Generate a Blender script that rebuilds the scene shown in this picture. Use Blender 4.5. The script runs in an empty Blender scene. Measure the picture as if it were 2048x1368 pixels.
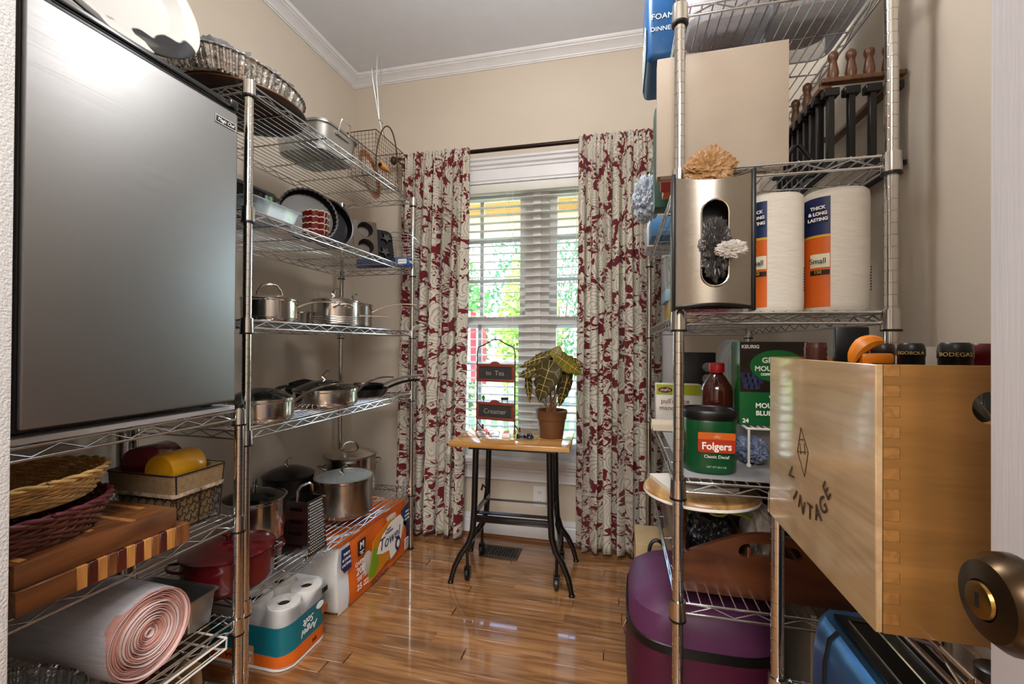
import bpy, bmesh, math, random
from mathutils import Vector, Matrix, Quaternion, noise
random.seed(7)
PI = math.pi
SC = bpy.context.scene
COL = SC.collection

# ---------------------------------------------------------------- camera
def make_camera():
    yaw, pitch, roll, f = .2381, .006, .0062, 888.09
    r = Vector((math.cos(yaw), math.sin(yaw), 0)); fw = Vector((-math.sin(yaw), math.cos(yaw), 0)); up = Vector((0, 0, 1))
    fw2 = fw*math.cos(pitch) + up*math.sin(pitch); up2 = up*math.cos(pitch) - fw*math.sin(pitch)
    r2 = r*math.cos(roll) + up2*math.sin(roll); up3 = up2*math.cos(roll) - r*math.sin(roll)
    cd = bpy.data.cameras.new('camera'); cd.sensor_width = 36; cd.lens = f/2048*36; cd.clip_start = .02; cd.clip_end = 200
    co = bpy.data.objects.new('camera', cd); COL.objects.link(co)
    m = Matrix((r2, up3, -fw2)).transposed().to_4x4(); m.translation = Vector((0, 0, 1.08))
    co.matrix_world = m; SC.camera = co
make_camera()

# ---------------------------------------------------------------- sky, sun, lamps, exposure
W = bpy.data.worlds.new('sky'); SC.world = W; W.use_nodes = True
_n = W.node_tree.nodes; _bg = _n['Background']
_sky = _n.new('ShaderNodeTexSky'); _sky.sky_type = 'NISHITA'; _sky.sun_elevation = math.radians(52); _sky.sun_rotation = math.radians(205); _sky.sun_disc = False
W.node_tree.links.new(_sky.outputs[0], _bg.inputs[0]); _bg.inputs[1].default_value = 4.6
def lamp(name, kind, loc, rot, energy, color=(1, 1, 1), **kw):
    l = bpy.data.lights.new(name, kind); l.energy = energy; l.color = color
    for k, v in kw.items(): setattr(l, k, v)
    o = bpy.data.objects.new(name, l); o.location = loc; o.rotation_euler = rot; COL.objects.link(o); return o
lamp('sun', 'SUN', (0, -2, 8), (math.radians(40), 0, math.radians(-62)), 17, (1, .95, .86), angle=.01)
lamp('window_portal', 'AREA', (-.45, 2.56, 1.22), (math.radians(-90), 0, 0), 1, (1, 1, 1), shape='RECTANGLE', size=1.3, size_y=1.54).data.cycles.is_portal = True
lamp('pantry_ceiling_lamp', 'POINT', (-.28, 1.12, 2.42), (0, 0, 0), 34, (1, .985, .97), shadow_soft_size=.15)
lamp('kitchen_ceiling_lamp', 'AREA', (.2, -1.7, 2.6), (0, 0, 0), 215, (1, .98, .96), shape='RECTANGLE', size=1.8, size_y=1.8)
SC.view_settings.view_transform = 'Standard'; SC.view_settings.look = 'None'
SC.view_settings.exposure = 0.0; SC.view_settings.gamma = 1.0; SC.view_settings.use_curve_mapping = False

# ---------------------------------------------------------------- mesh helpers
def hexc(h):
    h = h.lstrip('#'); c = [int(h[i:i+2], 16)/255 for i in (0, 2, 4)]
    return tuple((x/12.92 if x <= .04045 else ((x+.055)/1.055)**2.4) for x in c) + (1,)
class B:
    """a bmesh under construction"""
    def __init__(s): s.bm = bmesh.new(); s.M = Matrix()
    def at(s, M): s.M = M; return s
    def V(s, co): return s.bm.verts.new(s.M @ Vector(co))
    def face(s, vs):
        try: return s.bm.faces.new(vs)
        except ValueError: return None
    def mesh(s, vs, fs):
        v = [s.V(c) for c in vs]
        for f in fs: s.face([v[i] for i in f])
        return v
    def box(s, x0, x1, y0, y1, z0, z1, bev=0, seg=2):
        vs = [(x, y, z) for x in (x0, x1) for y in (y0, y1) for z in (z0, z1)]
        fs = [(0, 1, 3, 2), (4, 6, 7, 5), (0, 4, 5, 1), (2, 3, 7, 6), (0, 2, 6, 4), (1, 5, 7, 3)]
        v = s.mesh(vs, fs)
        if bev:
            es = {e for a in v for e in a.link_edges}
            bmesh.ops.bevel(s.bm, geom=list(es), offset=bev, segments=seg, profile=.5, affect='EDGES')
        return s
    def tube(s, pts, r, n=8, closed=False, caps=True):
        P = [Vector(p) for p in pts]; N = len(P)
        if isinstance(r, (int, float)): r = [r]*N
        T = []
        for i in range(N):
            a = P[(i-1) % N] if (closed or i > 0) else P[0]; b = P[(i+1) % N] if (closed or i < N-1) else P[-1]
            t = (b-a); T.append(t.normalized() if t.length > 1e-9 else Vector((0, 0, 1)))
        u = T[0].orthogonal().normalized(); rings = []
        for i in range(N):
            if i: 
                q = T[i-1].rotation_difference(T[i]); u = (q @ u)
            u = (u - T[i]*u.dot(T[i])).normalized(); w = T[i].cross(u)
            rings.append([s.V(P[i] + (u*math.cos(2*PI*k/n) + w*math.sin(2*PI*k/n))*r[i]) for k in range(n)])
        R = N if closed else N-1
        for i in range(R):
            A, C = rings[i], rings[(i+1) % N]
            for k in range(n): s.face([A[k], A[(k+1) % n], C[(k+1) % n], C[k]])
        if caps and not closed: s.face(rings[0][::-1]); s.face(rings[-1])
        return s
    def rod(s, a, b, r, n=6): return s.tube([a, b], r, n)
    def lathe(s, prof, n=28, c=(0, 0, 0), sx=1, sy=1, a0=0, a1=2*PI):
        full = abs(a1-a0-2*PI) < 1e-6; m = n if full else n+1; rings = []
        for (r, z) in prof:
            if r < 1e-6: rings.append([s.V((c[0], c[1], c[2]+z))])
            else: rings.append([s.V((c[0]+sx*r*math.cos(a0+(a1-a0)*k/n), c[1]+sy*r*math.sin(a0+(a1-a0)*k/n), c[2]+z)) for k in range(m)])
        for A, C in zip(rings, rings[1:]):
            for k in range(n):
                k2 = (k+1) % m
                if len(A) == 1 and len(C) == 1: continue
                if len(A) == 1: s.face([A[0], C[k], C[k2]][::-1])
                elif len(C) == 1: s.face([A[k], A[k2], C[0]])
                else: s.face([A[k], A[k2], C[k2], C[k]])
        return s
    def prism(s, outl, z0, z1, z0s=None):
        a = [s.V((x, y, z0)) for x, y in outl]; b = [s.V((x, y, z1)) for x, y in outl]; n = len(outl)
        s.face(a[::-1]); s.face(b)
        for i in range(n): s.face([a[i], a[(i+1) % n], b[(i+1) % n], b[i]])
        return s
    def loft(s, rings, caps=True, closed=True):
        R = [[s.V(p) for p in r] for r in rings]; n = len(R[0])
        for A, C in zip(R, R[1:]):
            for k in range(n if closed else n-1): s.face([A[k], A[(k+1) % n], C[(k+1) % n], C[k]])
        if caps: s.face(R[0][::-1]); s.face(R[-1])
        return s
    def grid(s, fn, nu, nv, skip=None):
        v = [[s.V(fn(i/nu, j/nv)) for j in range(nv+1)] for i in range(nu+1)]
        for i in range(nu):
            for j in range(nv):
                if skip and skip((i+.5)/nu, (j+.5)/nv): continue
                s.face([v[i][j], v[i+1][j], v[i+1][j+1], v[i][j+1]])
        return s
    def done(s, name, smooth=40, normals=True):
        if normals: bmesh.ops.recalc_face_normals(s.bm, faces=s.bm.faces)
        me = bpy.data.meshes.new(name); s.bm.to_mesh(me); s.bm.free()
        if smooth:
            for p in me.polygons: p.use_smooth = True
            try: me.set_sharp_from_angle(angle=math.radians(smooth))
            except Exception: pass
        return me
def rrect(x0, x1, y0, y1, r, n=5):
    o = []
    for cx, cy, a in ((x1-r, y1-r, 0), (x0+r, y1-r, PI/2), (x0+r, y0+r, PI), (x1-r, y0+r, 1.5*PI)):
        for k in range(n+1): o.append((cx+r*math.cos(a+PI/2*k/n), cy+r*math.sin(a+PI/2*k/n)))
    return o
def oval(cx, cy, a, b, n=32, e=2):
    f = lambda c: math.copysign(abs(c)**(2/e), c)
    return [(cx+a*f(math.cos(2*PI*k/n)), cy+b*f(math.sin(2*PI*k/n))) for k in range(n)]
def arc(c, r, a0, a1, n, plane='xz'):
    o = []
    for k in range(n+1):
        a = a0+(a1-a0)*k/n; u, w = r*math.cos(a), r*math.sin(a)
        o.append((c[0]+u, c[1], c[2]+w) if plane == 'xz' else (c[0], c[1]+u, c[2]+w) if plane == 'yz' else (c[0]+u, c[1]+w, c[2]))
    return o
def bez(p0, p1, p2, p3, n=10):
    p0, p1, p2, p3 = map(Vector, (p0, p1, p2, p3))
    return [p0*(1-t)**3 + p1*3*t*(1-t)**2 + p2*3*t*t*(1-t) + p3*t**3 for t in [k/n for k in range(n+1)]]
def frame(o, x, y):
    """matrix that puts local XY on a face: origin o, right x, up y"""
    x = Vector(x).normalized(); y = Vector(y); y = (y-x*y.dot(x)).normalized(); z = x.cross(y)
    m = Matrix((x, y, z)).transposed().to_4x4(); m.translation = Vector(o); return m

def ring_plate(b, outer, inner, z0, z1):
    """plate with a hole: outer and inner outlines sampled at equal counts"""
    n = len(inner); O = [[b.V((x, y, z)) for x, y in outer] for z in (z0, z1)]; I = [[b.V((x, y, z)) for x, y in inner] for z in (z0, z1)]
    for k in range(n):
        j = (k+1) % n
        b.face([O[1][k], O[1][j], I[1][j], I[1][k]]); b.face([O[0][j], O[0][k], I[0][k], I[0][j]]); b.face([O[0][k], O[0][j], O[1][j], O[1][k]]); b.face([I[0][j], I[0][k], I[1][k], I[1][j]])
    return b
def rect_rays(x0, x1, y0, y1, c, n):
    """rectangle outline sampled radially about c with exact corners"""
    o = []
    for k in range(n):
        a = 2*PI*k/n; ca, sa = math.cos(a), math.sin(a); t = 1e9
        if ca > 1e-9: t = min(t, (x1-c[0])/ca)
        if ca < -1e-9: t = min(t, (x0-c[0])/ca)
        if sa > 1e-9: t = min(t, (y1-c[1])/sa)
        if sa < -1e-9: t = min(t, (y0-c[1])/sa)
        o.append((c[0]+t*ca, c[1]+t*sa))
    for p in ((x0, y0), (x1, y0), (x1, y1), (x0, y1)):
        k = min(range(n), key=lambda i: (o[i][0]-p[0])**2+(o[i][1]-p[1])**2); o[k] = p
    return o

# ---------------------------------------------------------------- object helpers
def link(name, data, parent=None):
    o = bpy.data.objects.new(name, data); COL.objects.link(o)
    if parent: o.parent = parent
    return o
def tag(o, label, cat, group=None):
    o['label'] = label; o['category'] = cat
    if group: o['group'] = group
    return o
def T(name, label, cat, loc=(0, 0, 0), rz=0, group=None):
    o = link(name, None); o.empty_display_size = .05; o.location = loc; o.rotation_euler = (0, 0, rz)
    return tag(o, label, cat, group)
def P(name, b, mat, parent=None, smooth=40, normals=True):
    me = b.done(name, smooth, normals) if isinstance(b, B) else b
    o = link(name, me, parent)
    if mat and not me.materials: me.materials.append(mat)
    return o
def S(name, b, mat, label, cat, loc=(0, 0, 0), rz=0, group=None, smooth=40):
    o = P(name, b, mat, None, smooth); o.location = loc; o.rotation_euler = (0, 0, rz)
    return tag(o, label, cat, group)
def STR(name, b, mat, parent=None, smooth=30):
    o = P(name, b, mat, parent, smooth)
    if not parent: o['kind'] = 'structure'
    return o
def copy_tree(o, parent=None):
    c = o.copy(); COL.objects.link(c); c.parent = parent
    for ch in list(o.children): copy_tree(ch, c)
    return c
_tc = {}
def text_mesh(s, size, extrude=.0004, align='CENTER', shear=0, bold=0):
    cu = bpy.data.curves.new('t', 'FONT'); cu.body = s; cu.size = size; cu.extrude = extrude; cu.align_x = align; cu.align_y = 'CENTER'; cu.shear = shear; cu.offset = bold; cu.resolution_u = 3
    ob = bpy.data.objects.new('t', cu); COL.objects.link(ob)
    me = bpy.data.meshes.new_from_object(ob.evaluated_get(bpy.context.evaluated_depsgraph_get()))
    bpy.data.objects.remove(ob); bpy.data.curves.remove(cu); me.materials.clear(); return me
def TXT(parent, s, size, o, x, y, mat, wrap=None, name='lettering', width=None, **kw):
    """lettering on a face (or wrapped round an upright cylinder when wrap=(cx,cy,R,angle,z))"""
    me = text_mesh(s, size, **kw)
    if width:
        xs = [v.co.x for v in me.vertices]; k = width/max(1e-6, max(xs)-min(xs))
        for v in me.vertices: v.co.x *= k
    if wrap:
        cx, cy, R, a, z = wrap
        for v in me.vertices:
            t = a + v.co.x/R; rr = R + .0006 + v.co.z
            v.co = Vector((cx+rr*math.sin(t), cy-rr*math.cos(t), z+v.co.y))
    else: me.transform(Matrix.Translation(Vector(x).cross(Vector(y)).normalized()*.0007) @ frame(o, x, y))
    return P(name, me, mat, parent, 0)
def decal(parent, outl, o, x, y, mat, name='printed_panel', t=.0006):
    """a thin printed shape lying on a flat face"""
    b = B().at(frame(o, x, y)); b.prism(outl, -.0002, t); return P(name, b, mat, parent, 0)
def wrapdecal(parent, pts, cx, cy, R, mat, name='printed_panel', off=.0005, n=14):
    """a printed band on an upright cylinder: pts = (angle0, angle1, z0, z1)"""
    a0, a1, z0, z1 = pts; b = B()
    b.grid(lambda u, v: (cx+(R+off)*math.sin(a0+(a1-a0)*u), cy-(R+off)*math.cos(a0+(a1-a0)*u), z0+(z1-z0)*v), n, 2); return P(name, b, mat, parent)

# ---------------------------------------------------------------- materials
_mats = {}
def nodes(name):
    m = bpy.data.materials.new(name); m.use_nodes = True; nt = m.node_tree
    return m, nt, nt.nodes['Principled BSDF'], nt.nodes.new, nt.links.new
def M(name, col, rough=.5, metal=0, var=.12, vscale=12, bump=0, bscale=60, trans=0, ior=1.45, coat=0, stretch=None, sheen=0, alpha=1, spec=None, transl=0):
    if name in _mats: return _mats[name]
    m, nt, bs, N, L = nodes(name); c = hexc(col)
    tc = N('ShaderNodeTexCoord'); mp = N('ShaderNodeMapping'); L(tc.outputs['Object'], mp.inputs[0])
    if stretch: mp.inputs['Scale'].default_value = stretch
    nz = N('ShaderNodeTexNoise'); nz.inputs['Scale'].default_value = vscale; nz.inputs['Detail'].default_value = 4; L(mp.outputs[0], nz.inputs[0])
    rp = N('ShaderNodeValToRGB'); rp.color_ramp.elements[0].position = .3; rp.color_ramp.elements[1].position = .7
    rp.color_ramp.elements[0].color = tuple(x*(1-var) for x in c[:3])+(1,); rp.color_ramp.elements[1].color = tuple(min(1, x*(1+var*.6)) for x in c[:3])+(1,)
    L(nz.outputs['Fac'], rp.inputs[0]); L(rp.outputs[0], bs.inputs['Base Color'])
    bs.inputs['Roughness'].default_value = rough; bs.inputs['Metallic'].default_value = metal
    bs.inputs['Transmission Weight'].default_value = trans; bs.inputs['IOR'].default_value = ior; bs.inputs['Coat Weight'].default_value = coat
    bs.inputs['Alpha'].default_value = alpha; bs.inputs['Sheen Weight'].default_value = sheen
    if spec is not None: bs.inputs['Specular IOR Level'].default_value = spec
    if bump:
        n2 = N('ShaderNodeTexNoise'); n2.inputs['Scale'].default_value = bscale; n2.inputs['Detail'].default_value = 3; L(mp.outputs[0], n2.inputs[0])
        bp = N('ShaderNodeBump'); bp.inputs['Strength'].default_value = bump; bp.inputs['Distance'].default_value = .004; L(n2.outputs['Fac'], bp.inputs['Height']); L(bp.outputs[0], bs.inputs['Normal'])
    if transl:
        tr = N('ShaderNodeBsdfTranslucent'); L(rp.outputs[0], tr.inputs[0]); mx = N('ShaderNodeMixShader'); mx.inputs[0].default_value = transl
        L(bs.outputs[0], mx.inputs[1]); L(tr.outputs[0], mx.inputs[2]); L(mx.outputs[0], nt.nodes['Material Output'].inputs[0])
    _mats[name] = m; return m
def WOOD(name, c1, c2, axis=0, scale=9, rough=.35, rings=2.2, coat=.2, rnd=0, bump=.05):
    """long grained wood: grain runs along the axis"""
    if name in _mats: return _mats[name]
    m, nt, bs, N, L = nodes(name)
    tc = N('ShaderNodeTexCoord'); mp = N('ShaderNodeMapping'); sc = [scale]*3; sc[axis] = scale*.09; mp.inputs['Scale'].default_value = sc; L(tc.outputs['Object'], mp.inputs[0])
    src = mp.outputs[0]; oi = N('ShaderNodeObjectInfo')
    if rnd:
        ad = N('ShaderNodeVectorMath'); ad.operation = 'ADD'; ml = N('ShaderNodeVectorMath'); ml.operation = 'SCALE'; ml.inputs[0].default_value = (31, 17, 23); L(oi.outputs['Random'], ml.inputs['Scale']); L(src, ad.inputs[0]); L(ml.outputs[0], ad.inputs[1]); src = ad.outputs[0]
    nz = N('ShaderNodeTexNoise'); nz.inputs['Scale'].default_value = 1.0; nz.inputs['Detail'].default_value = 3; nz.inputs['Distortion'].default_value = .6; L(src, nz.inputs[0])
    mu = N('ShaderNodeMath'); mu.operation = 'MULTIPLY'; mu.inputs[1].default_value = rings*6; L(nz.outputs['Fac'], mu.inputs[0])
    fr = N('ShaderNodeMath'); fr.operation = 'PINGPONG'; fr.inputs[1].default_value = 1; L(mu.outputs[0], fr.inputs[0])
    n2 = N('ShaderNodeTexNoise'); n2.inputs['Scale'].default_value = 9; n2.inputs['Detail'].default_value = 5; L(src, n2.inputs[0])
    mx = N('ShaderNodeMath'); mx.operation = 'MULTIPLY_ADD'; mx.inputs[1].default_value = .55; L(fr.outputs[0], mx.inputs[0])
    m3 = N('ShaderNodeMath'); m3.operation = 'MULTIPLY'; m3.inputs[1].default_value = .5; L(n2.outputs['Fac'], m3.inputs[0]); L(m3.outputs[0], mx.inputs[2])
    rp = N('ShaderNodeValToRGB'); rp.color_ramp.elements[0].position = .1; rp.color_ramp.elements[1].position = .85; rp.color_ramp.elements[0].color = hexc(c1); rp.color_ramp.elements[1].color = hexc(c2); L(mx.outputs[0], rp.inputs[0])
    out = rp.outputs[0]
    if rnd:
        hs = N('ShaderNodeHueSaturation'); mr = N('ShaderNodeMapRange'); mr.inputs['To Min'].default_value = 1-rnd; mr.inputs['To Max'].default_value = 1+rnd*.7; L(oi.outputs['Random'], mr.inputs[0]); L(mr.outputs[0], hs.inputs['Value']); L(out, hs.inputs['Color']); out = hs.outputs[0]
    L(out, bs.inputs['Base Color']); bs.inputs['Roughness'].default_value = rough; bs.inputs['Coat Weight'].default_value = coat; bs.inputs['Coat Roughness'].default_value = .06
    bp = N('ShaderNodeBump'); bp.inputs['Strength'].default_value = bump; bp.inputs['Distance'].default_value = .002; L(mx.outputs[0], bp.inputs['Height']); L(bp.outputs[0], bs.inputs['Normal'])
    _mats[name] = m; return m
def STEEL(name, col, rough=.25, axis=None, aniso=.0, bump=.02):
    """polished or brushed metal: fine streaks along the axis"""
    if name in _mats: return _mats[name]
    m, nt, bs, N, L = nodes(name); bs.inputs['Base Color'].default_value = hexc(col); bs.inputs['Metallic'].default_value = 1
    tc = N('ShaderNodeTexCoord'); mp = N('ShaderNodeMapping'); sc = [8, 8, 8]
    if axis is not None: sc = [260]*3; sc[axis] = 3
    mp.inputs['Scale'].default_value = sc; L(tc.outputs['Object'], mp.inputs[0]); nz = N('ShaderNodeTexNoise'); nz.inputs['Scale'].default_value = 1; L(mp.outputs[0], nz.inputs[0])
    mr = N('ShaderNodeMapRange'); mr.inputs['To Min'].default_value = max(.03, rough-.06); mr.inputs['To Max'].default_value = rough+.08; L(nz.outputs['Fac'], mr.inputs[0]); L(mr.outputs[0], bs.inputs['Roughness'])
    if axis is not None:
        bp = N('ShaderNodeBump'); bp.inputs['Strength'].default_value = bump; bp.inputs['Distance'].default_value = .001; L(nz.outputs['Fac'], bp.inputs['Height']); L(bp.outputs[0], bs.inputs['Normal'])
    _mats[name] = m; return m
def GLASS(name, col='#ffffff', alpha=.25, rough=.05):
    """thin clear sheet: mostly see-through with a gloss"""
    if name in _mats: return _mats[name]
    m, nt, bs, N, L = nodes(name); bs.inputs['Base Color'].default_value = hexc(col); bs.inputs['Roughness'].default_value = rough; bs.inputs['Specular IOR Level'].default_value = .8
    tr = N('ShaderNodeBsdfTransparent'); fr = N('ShaderNodeFresnel'); fr.inputs[0].default_value = 1.45
    nz = N('ShaderNodeTexNoise'); nz.inputs['Scale'].default_value = 20; mr = N('ShaderNodeMapRange'); mr.inputs['To Min'].default_value = alpha*.7; mr.inputs['To Max'].default_value = alpha*1.3; L(nz.outputs['Fac'], mr.inputs[0])
    ad = N('ShaderNodeMath'); ad.operation = 'ADD'; ad.use_clamp = True; L(fr.outputs[0], ad.inputs[0]); L(mr.outputs[0], ad.inputs[1])
    mx = N('ShaderNodeMixShader'); L(ad.outputs[0], mx.inputs[0]); L(tr.outputs[0], mx.inputs[1]); L(bs.outputs[0], mx.inputs[2]); L(mx.outputs[0], nt.nodes['Material Output'].inputs[0])
    _mats[name] = m; return m
chrome = STEEL('chrome_wire', '#d6d8dc', .14); chromep = STEEL('chrome_post', '#cfcdca', .13)
steel = STEEL('polished_steel', '#cfc9c2', .16); brushed = STEEL('brushed_steel', '#979695', .48, axis=1, bump=.05); dullsteel = STEEL('dull_aluminium', '#b4b3b0', .38)
black = M('black_plastic', '#0c0c0d', .35, var=.2); blacki = M('black_enamel', '#0f0f11', .28, var=.2, coat=.3); ink = M('black_ink', '#0d0d10', .6); white = M('white_print', '#f3f1ec', .55, var=.03)
navy = M('navy_print', '#1b2a58', .45, var=.1); orange = M('orange_print', '#dd661c', .4, var=.15, vscale=6); green = M('green_print', '#0f6a2f', .35, var=.1); cleanglass = GLASS('clear_glass', '#e8f4f2', .12, .03); darkglass = GLASS('smoked_glass', '#10130f', .72, .05)
film = GLASS('plastic_film', '#e9eef4', .22, .12); whitepaint = M('white_painted_wire', '#e8e4da', .4, var=.05)
# ================================================================ the setting
wallm = M('warm_beige_paint', '#cbbfae', .75, var=.04, vscale=3, bump=.03, bscale=220)
ceilm = M('ceiling_paint', '#dfe4ec', .85, var=.02); trimm = M('white_trim_paint', '#dddcdd', .4, var=.03); lowwall = wallm
XW, XR, YB, ZC = -1.596, .64, 2.418, 2.70
YE = .45   # inner face of the entry wall
FL = STR('floor', B().box(-3.2, 3.2, -3.3, YB, -.06, -.014), M('subfloor', '#4a2b14', .8))
oak = WOOD('oak_flooring', '#6e4424', '#a47649', axis=0, scale=13, rough=.22, rings=2.1, coat=1.0, rnd=.24, bump=.015)
def planks():
    w = .0572; y = YB-.004; rows = 0
    base = {}
    def plank_mesh(L):
        k = round(L, 2)
        if k not in base:
            b = B().box(-k/2, k/2, -w/2+.0004, w/2-.0004, -.014, 0, .0004, 1); base[k] = b.done('plank')
            base[k].materials.append(oak)
        return base[k]
    y0 = YB-w/2; n = 0
    while y0 > .42:
        x = XW+.004+random.uniform(-.5, 0)
        while x < .62:
            L = random.choice([.45, .6, .75, .9, 1.1]); a, c = max(x, XW+.004), min(x+L, XR-.004)
            if c-a > .05:
                k = round(c-a-.0008, 2)
                if k > c-a: k -= .01
                o = link('floor_plank', plank_mesh(k), FL); o.location = ((a+c)/2, y0, 0); n += 1
            x += L
        y0 -= w
    b = B().box(-3.2, 3.2, -3.3, y0+w/2-.001, -.014, 0); P('kitchen_boards', b, oak, FL)
planks()
STR('ceiling', B().box(-3.3, 3.3, -3.4, YB+.12, ZC, ZC+.05), ceilm)
# back wall with the window opening
WX0, WX1, WZ0, WZ1 = -1.10, .20, .45, 1.995
wb = B(); wb.box(XW-.1, WX0, YB, YB+.12, 0, ZC).box(WX1, XR+.1, YB, YB+.12, 0, ZC).box(WX0, WX1, YB, YB+.12, 0, WZ0).box(WX0, WX1, YB, YB+.12, WZ1, ZC)
STR('wall_back', wb, wallm)
STR('wall_left', B().box(XW-.1, XW, YE-.12, YB, 0, ZC), wallm)
STR('wall_right', B().box(XR, XR+.1, .28, YB, 0, ZC), wallm)
we = B().box(-3.2, -.875, YE-.14, YE-.02, 0, ZC).box(.36, 3.2, YE-.2, YE-.08, 0, ZC).box(-.875, .36, YE-.14, YE-.02, 2.12, ZC)
STR('wall_entry', we, wallm)
STR('wall_kitchen', B().box(-3.2, 3.2, -3.4, -3.3, 0, ZC).box(-3.3, -3.2, -3.4, YE-.02, 0, ZC).box(3.2, 3.3, -3.4, YE-.02, 0, ZC), wallm)
peb = M('pebbled_white_paint', '#d5d4d2', .5, var=.03, bump=.5, bscale=260)
STR('trim_1', B().box(-.876, -.846, YE-.15, YE, 0, 2.12, .003), peb)
# crown moulding: an ogee profile (out from the wall, up)
cp = [(0, 0), (.006, 0), (.009, .006), (.014, .006), (.016, .012), (.020, .016), (.030, .024), (.042, .032), (.052, .036), (.054, .041), (.060, .041), (.066, .048), (.068, .055), (0, .055)]
def crown(name, a, b, out, mi0, mi1):
    a, b, out = Vector(a), Vector(b), Vector(out); d = (b-a).normalized(); bb = B()
    bb.loft([[a+d*(mi0*p)+out*p+Vector((0, 0, z)) for p, z in cp], [b+d*(mi1*p)+out*p+Vector((0, 0, z)) for p, z in cp]])
    STR(name, bb, trimm, smooth=25)
crown('trim_2', (XW, YB, ZC-.055), (XR, YB, ZC-.055), (0, -1, 0), 1, -1)
crown('trim_3', (XW, YE-.02, ZC-.055), (XW, YB, ZC-.055), (1, 0, 0), 0, -1)
crown('trim_4', (XR, .4, ZC-.055), (XR, YB, ZC-.055), (-1, 0, 0), 0, -1)
# baseboards with a moulded cap and a wooden shoe
def baseboard(name, x0, x1, y, out):
    pr = [(0, 0), (.014, 0), (.014, .085), (.010, .092), (.012, .100), (.008, .112), (.006, .125), (0, .125)]
    o = STR(name, B().loft([[(x, y-p*out, z) for p, z in pr] for x in (x0, x1)]), trimm, smooth=25)
    P('shoe_moulding', B().loft([[(x, y-(.0142+p)*out, z) for p, z in ((0, 0), (.012, 0), (.012, .006), (.008, .014), (0, .018))] for x in (x0, x1)]), M('stained_shoe', '#7b4722', .35), o)
baseboard('baseboard_back', XW+.002, XR-.002, YB, 1)
# ---------------------------------------------------------------- window: two double hung units, casing, stool, apron
wf = STR('window_1', B().box(WX0, WX0+.03, YB+.0, YB+.115, WZ0, WZ1).box(WX1-.03, WX1, YB+.0, YB+.115, WZ0, WZ1).box(-.52, -.385, YB+.035, YB+.115, WZ0+.03, WZ1-.03).box(WX0+.03, WX1-.03, YB+.0, YB+.115, WZ0, WZ0+.03).box(WX0+.03, WX1-.03, YB+.0, YB+.115, WZ1-.03, WZ1), trimm)
P('mullion_cover', B().box(-.475, -.43, YB+.025, YB+.034, WZ0+.03, WZ1-.03, .003), trimm, wf)
muntm = M('grey_muntin', '#cfd1d2', .5)
for (x0, x1) in ((WX0+.03, -.52), (-.385, WX1-.03)):
    for (z0, z1, yy) in ((1.175, WZ1-.03, .075), (WZ0+.03, 1.24, .045)):
        s = P('sash', B().box(x0, x0+.04, YB+yy, YB+yy+.028, z0, z1).box(x1-.04, x1, YB+yy, YB+yy+.028, z0, z1).box(x0+.04, x1-.04, YB+yy, YB+yy+.028, z0, z0+.045).box(x0+.04, x1-.04, YB+yy, YB+yy+.028, z1-.045, z1), trimm, wf)
        P('glass_pane', B().box(x0+.04, x1-.04, YB+yy+.012, YB+yy+.015, z0+.045, z1-.045), GLASS('window_glass', '#ffffff', .012, .01), s)
        xm = (x0+x1)/2; zz = [z0+.045+(z1-z0-.09)*k/3 for k in (1, 2)]
        mb = B().box(xm-.012, xm+.012, YB+yy+.016, YB+yy+.024, z0+.045, z1-.045)
        for z in zz: mb.box(x0+.04, x1-.04, YB+yy+.0161, YB+yy+.0239, z-.011, z+.011)
        P('muntin_grille', mb, muntm, s)
cs = B().box(WX0-.1, WX0, YB-.018, YB-.0005, WZ0-.02, WZ1+.09, .004).box(WX1, WX1+.1, YB-.018, YB-.0005, WZ0-.02, WZ1+.09, .004)
hd = [(0, 0), (.018, 0), (.018, .012), (.022, .016), (.022, .075), (.028, .08), (.030, .092), (.040, .10), (.043, .115), (.052, .122), (.052, .135), (0, .135)]
cs.loft([[(x, YB-.0005-p, WZ1-.005+z) for p, z in hd] for x in (WX0-.11, WX1+.11)])
P('casing', cs, trimm, wf, 25)
ap = [(0, 0), (.016, 0), (.02, .006), (.016, .014), (.016, .05), (.022, .056), (.022, .07), (.034, .078), (.034, .092), (.05, .098), (.052, .118), (.046, .128), (0, .128)]
P('stool_and_apron', B().loft([[(x, YB-.0005-p, .325+z) for p, z in ap] for x in (WX0-.12, WX1+.12)]), trimm, wf, 25)
# blind with one object per slat
bl = T('window_blind', 'white wooden horizontal slat blind, slats open, across the window', 'blind', (-.45, YB+.008, 0))
slm = M('blind_slat', '#e4e3da', .45, var=.03, transl=.12)
P('head_rail', B().box(-.62, .62, -.028, .022, 1.935, 1.985, .004), slm, bl)
sl = B(); sl.loft([[(x, -.024+.048*k/6, .003*math.sin(PI*k/6)) for k in range(7)] + [(x, .024-.048*k/6, .003*math.sin(PI*k/6)-.0028) for k in range(7)] for x in (-.618, .618)])
slme = sl.done('blind_slat'); slme.materials.append(slm)
z = 1.905
while z > .545:
    o = link('slat', slme, bl); o.location = (0, 0, z); o.rotation_euler = (math.radians(4), 0, 0); z -= .0442
P('bottom_rail', B().box(-.618, .618, -.024, .024, z-.012, z+.01, .004), slm, bl)
for x in (-.50, -.17, .22, .52):
    P('ladder_cord', B().rod((x, -.026, z), (x, -.026, 1.94), .0011).rod((x, .026, z), (x, .026, 1.94), .0011), whitepaint, bl)
cdp = B(); cdp.tube([(-.13, -.034, 1.94), (-.13, -.036, 1.1), (-.125, -.034, .6), (-.11, -.034, .52)], .0012, 5); P('pull_cord', cdp, whitepaint, bl)
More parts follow.
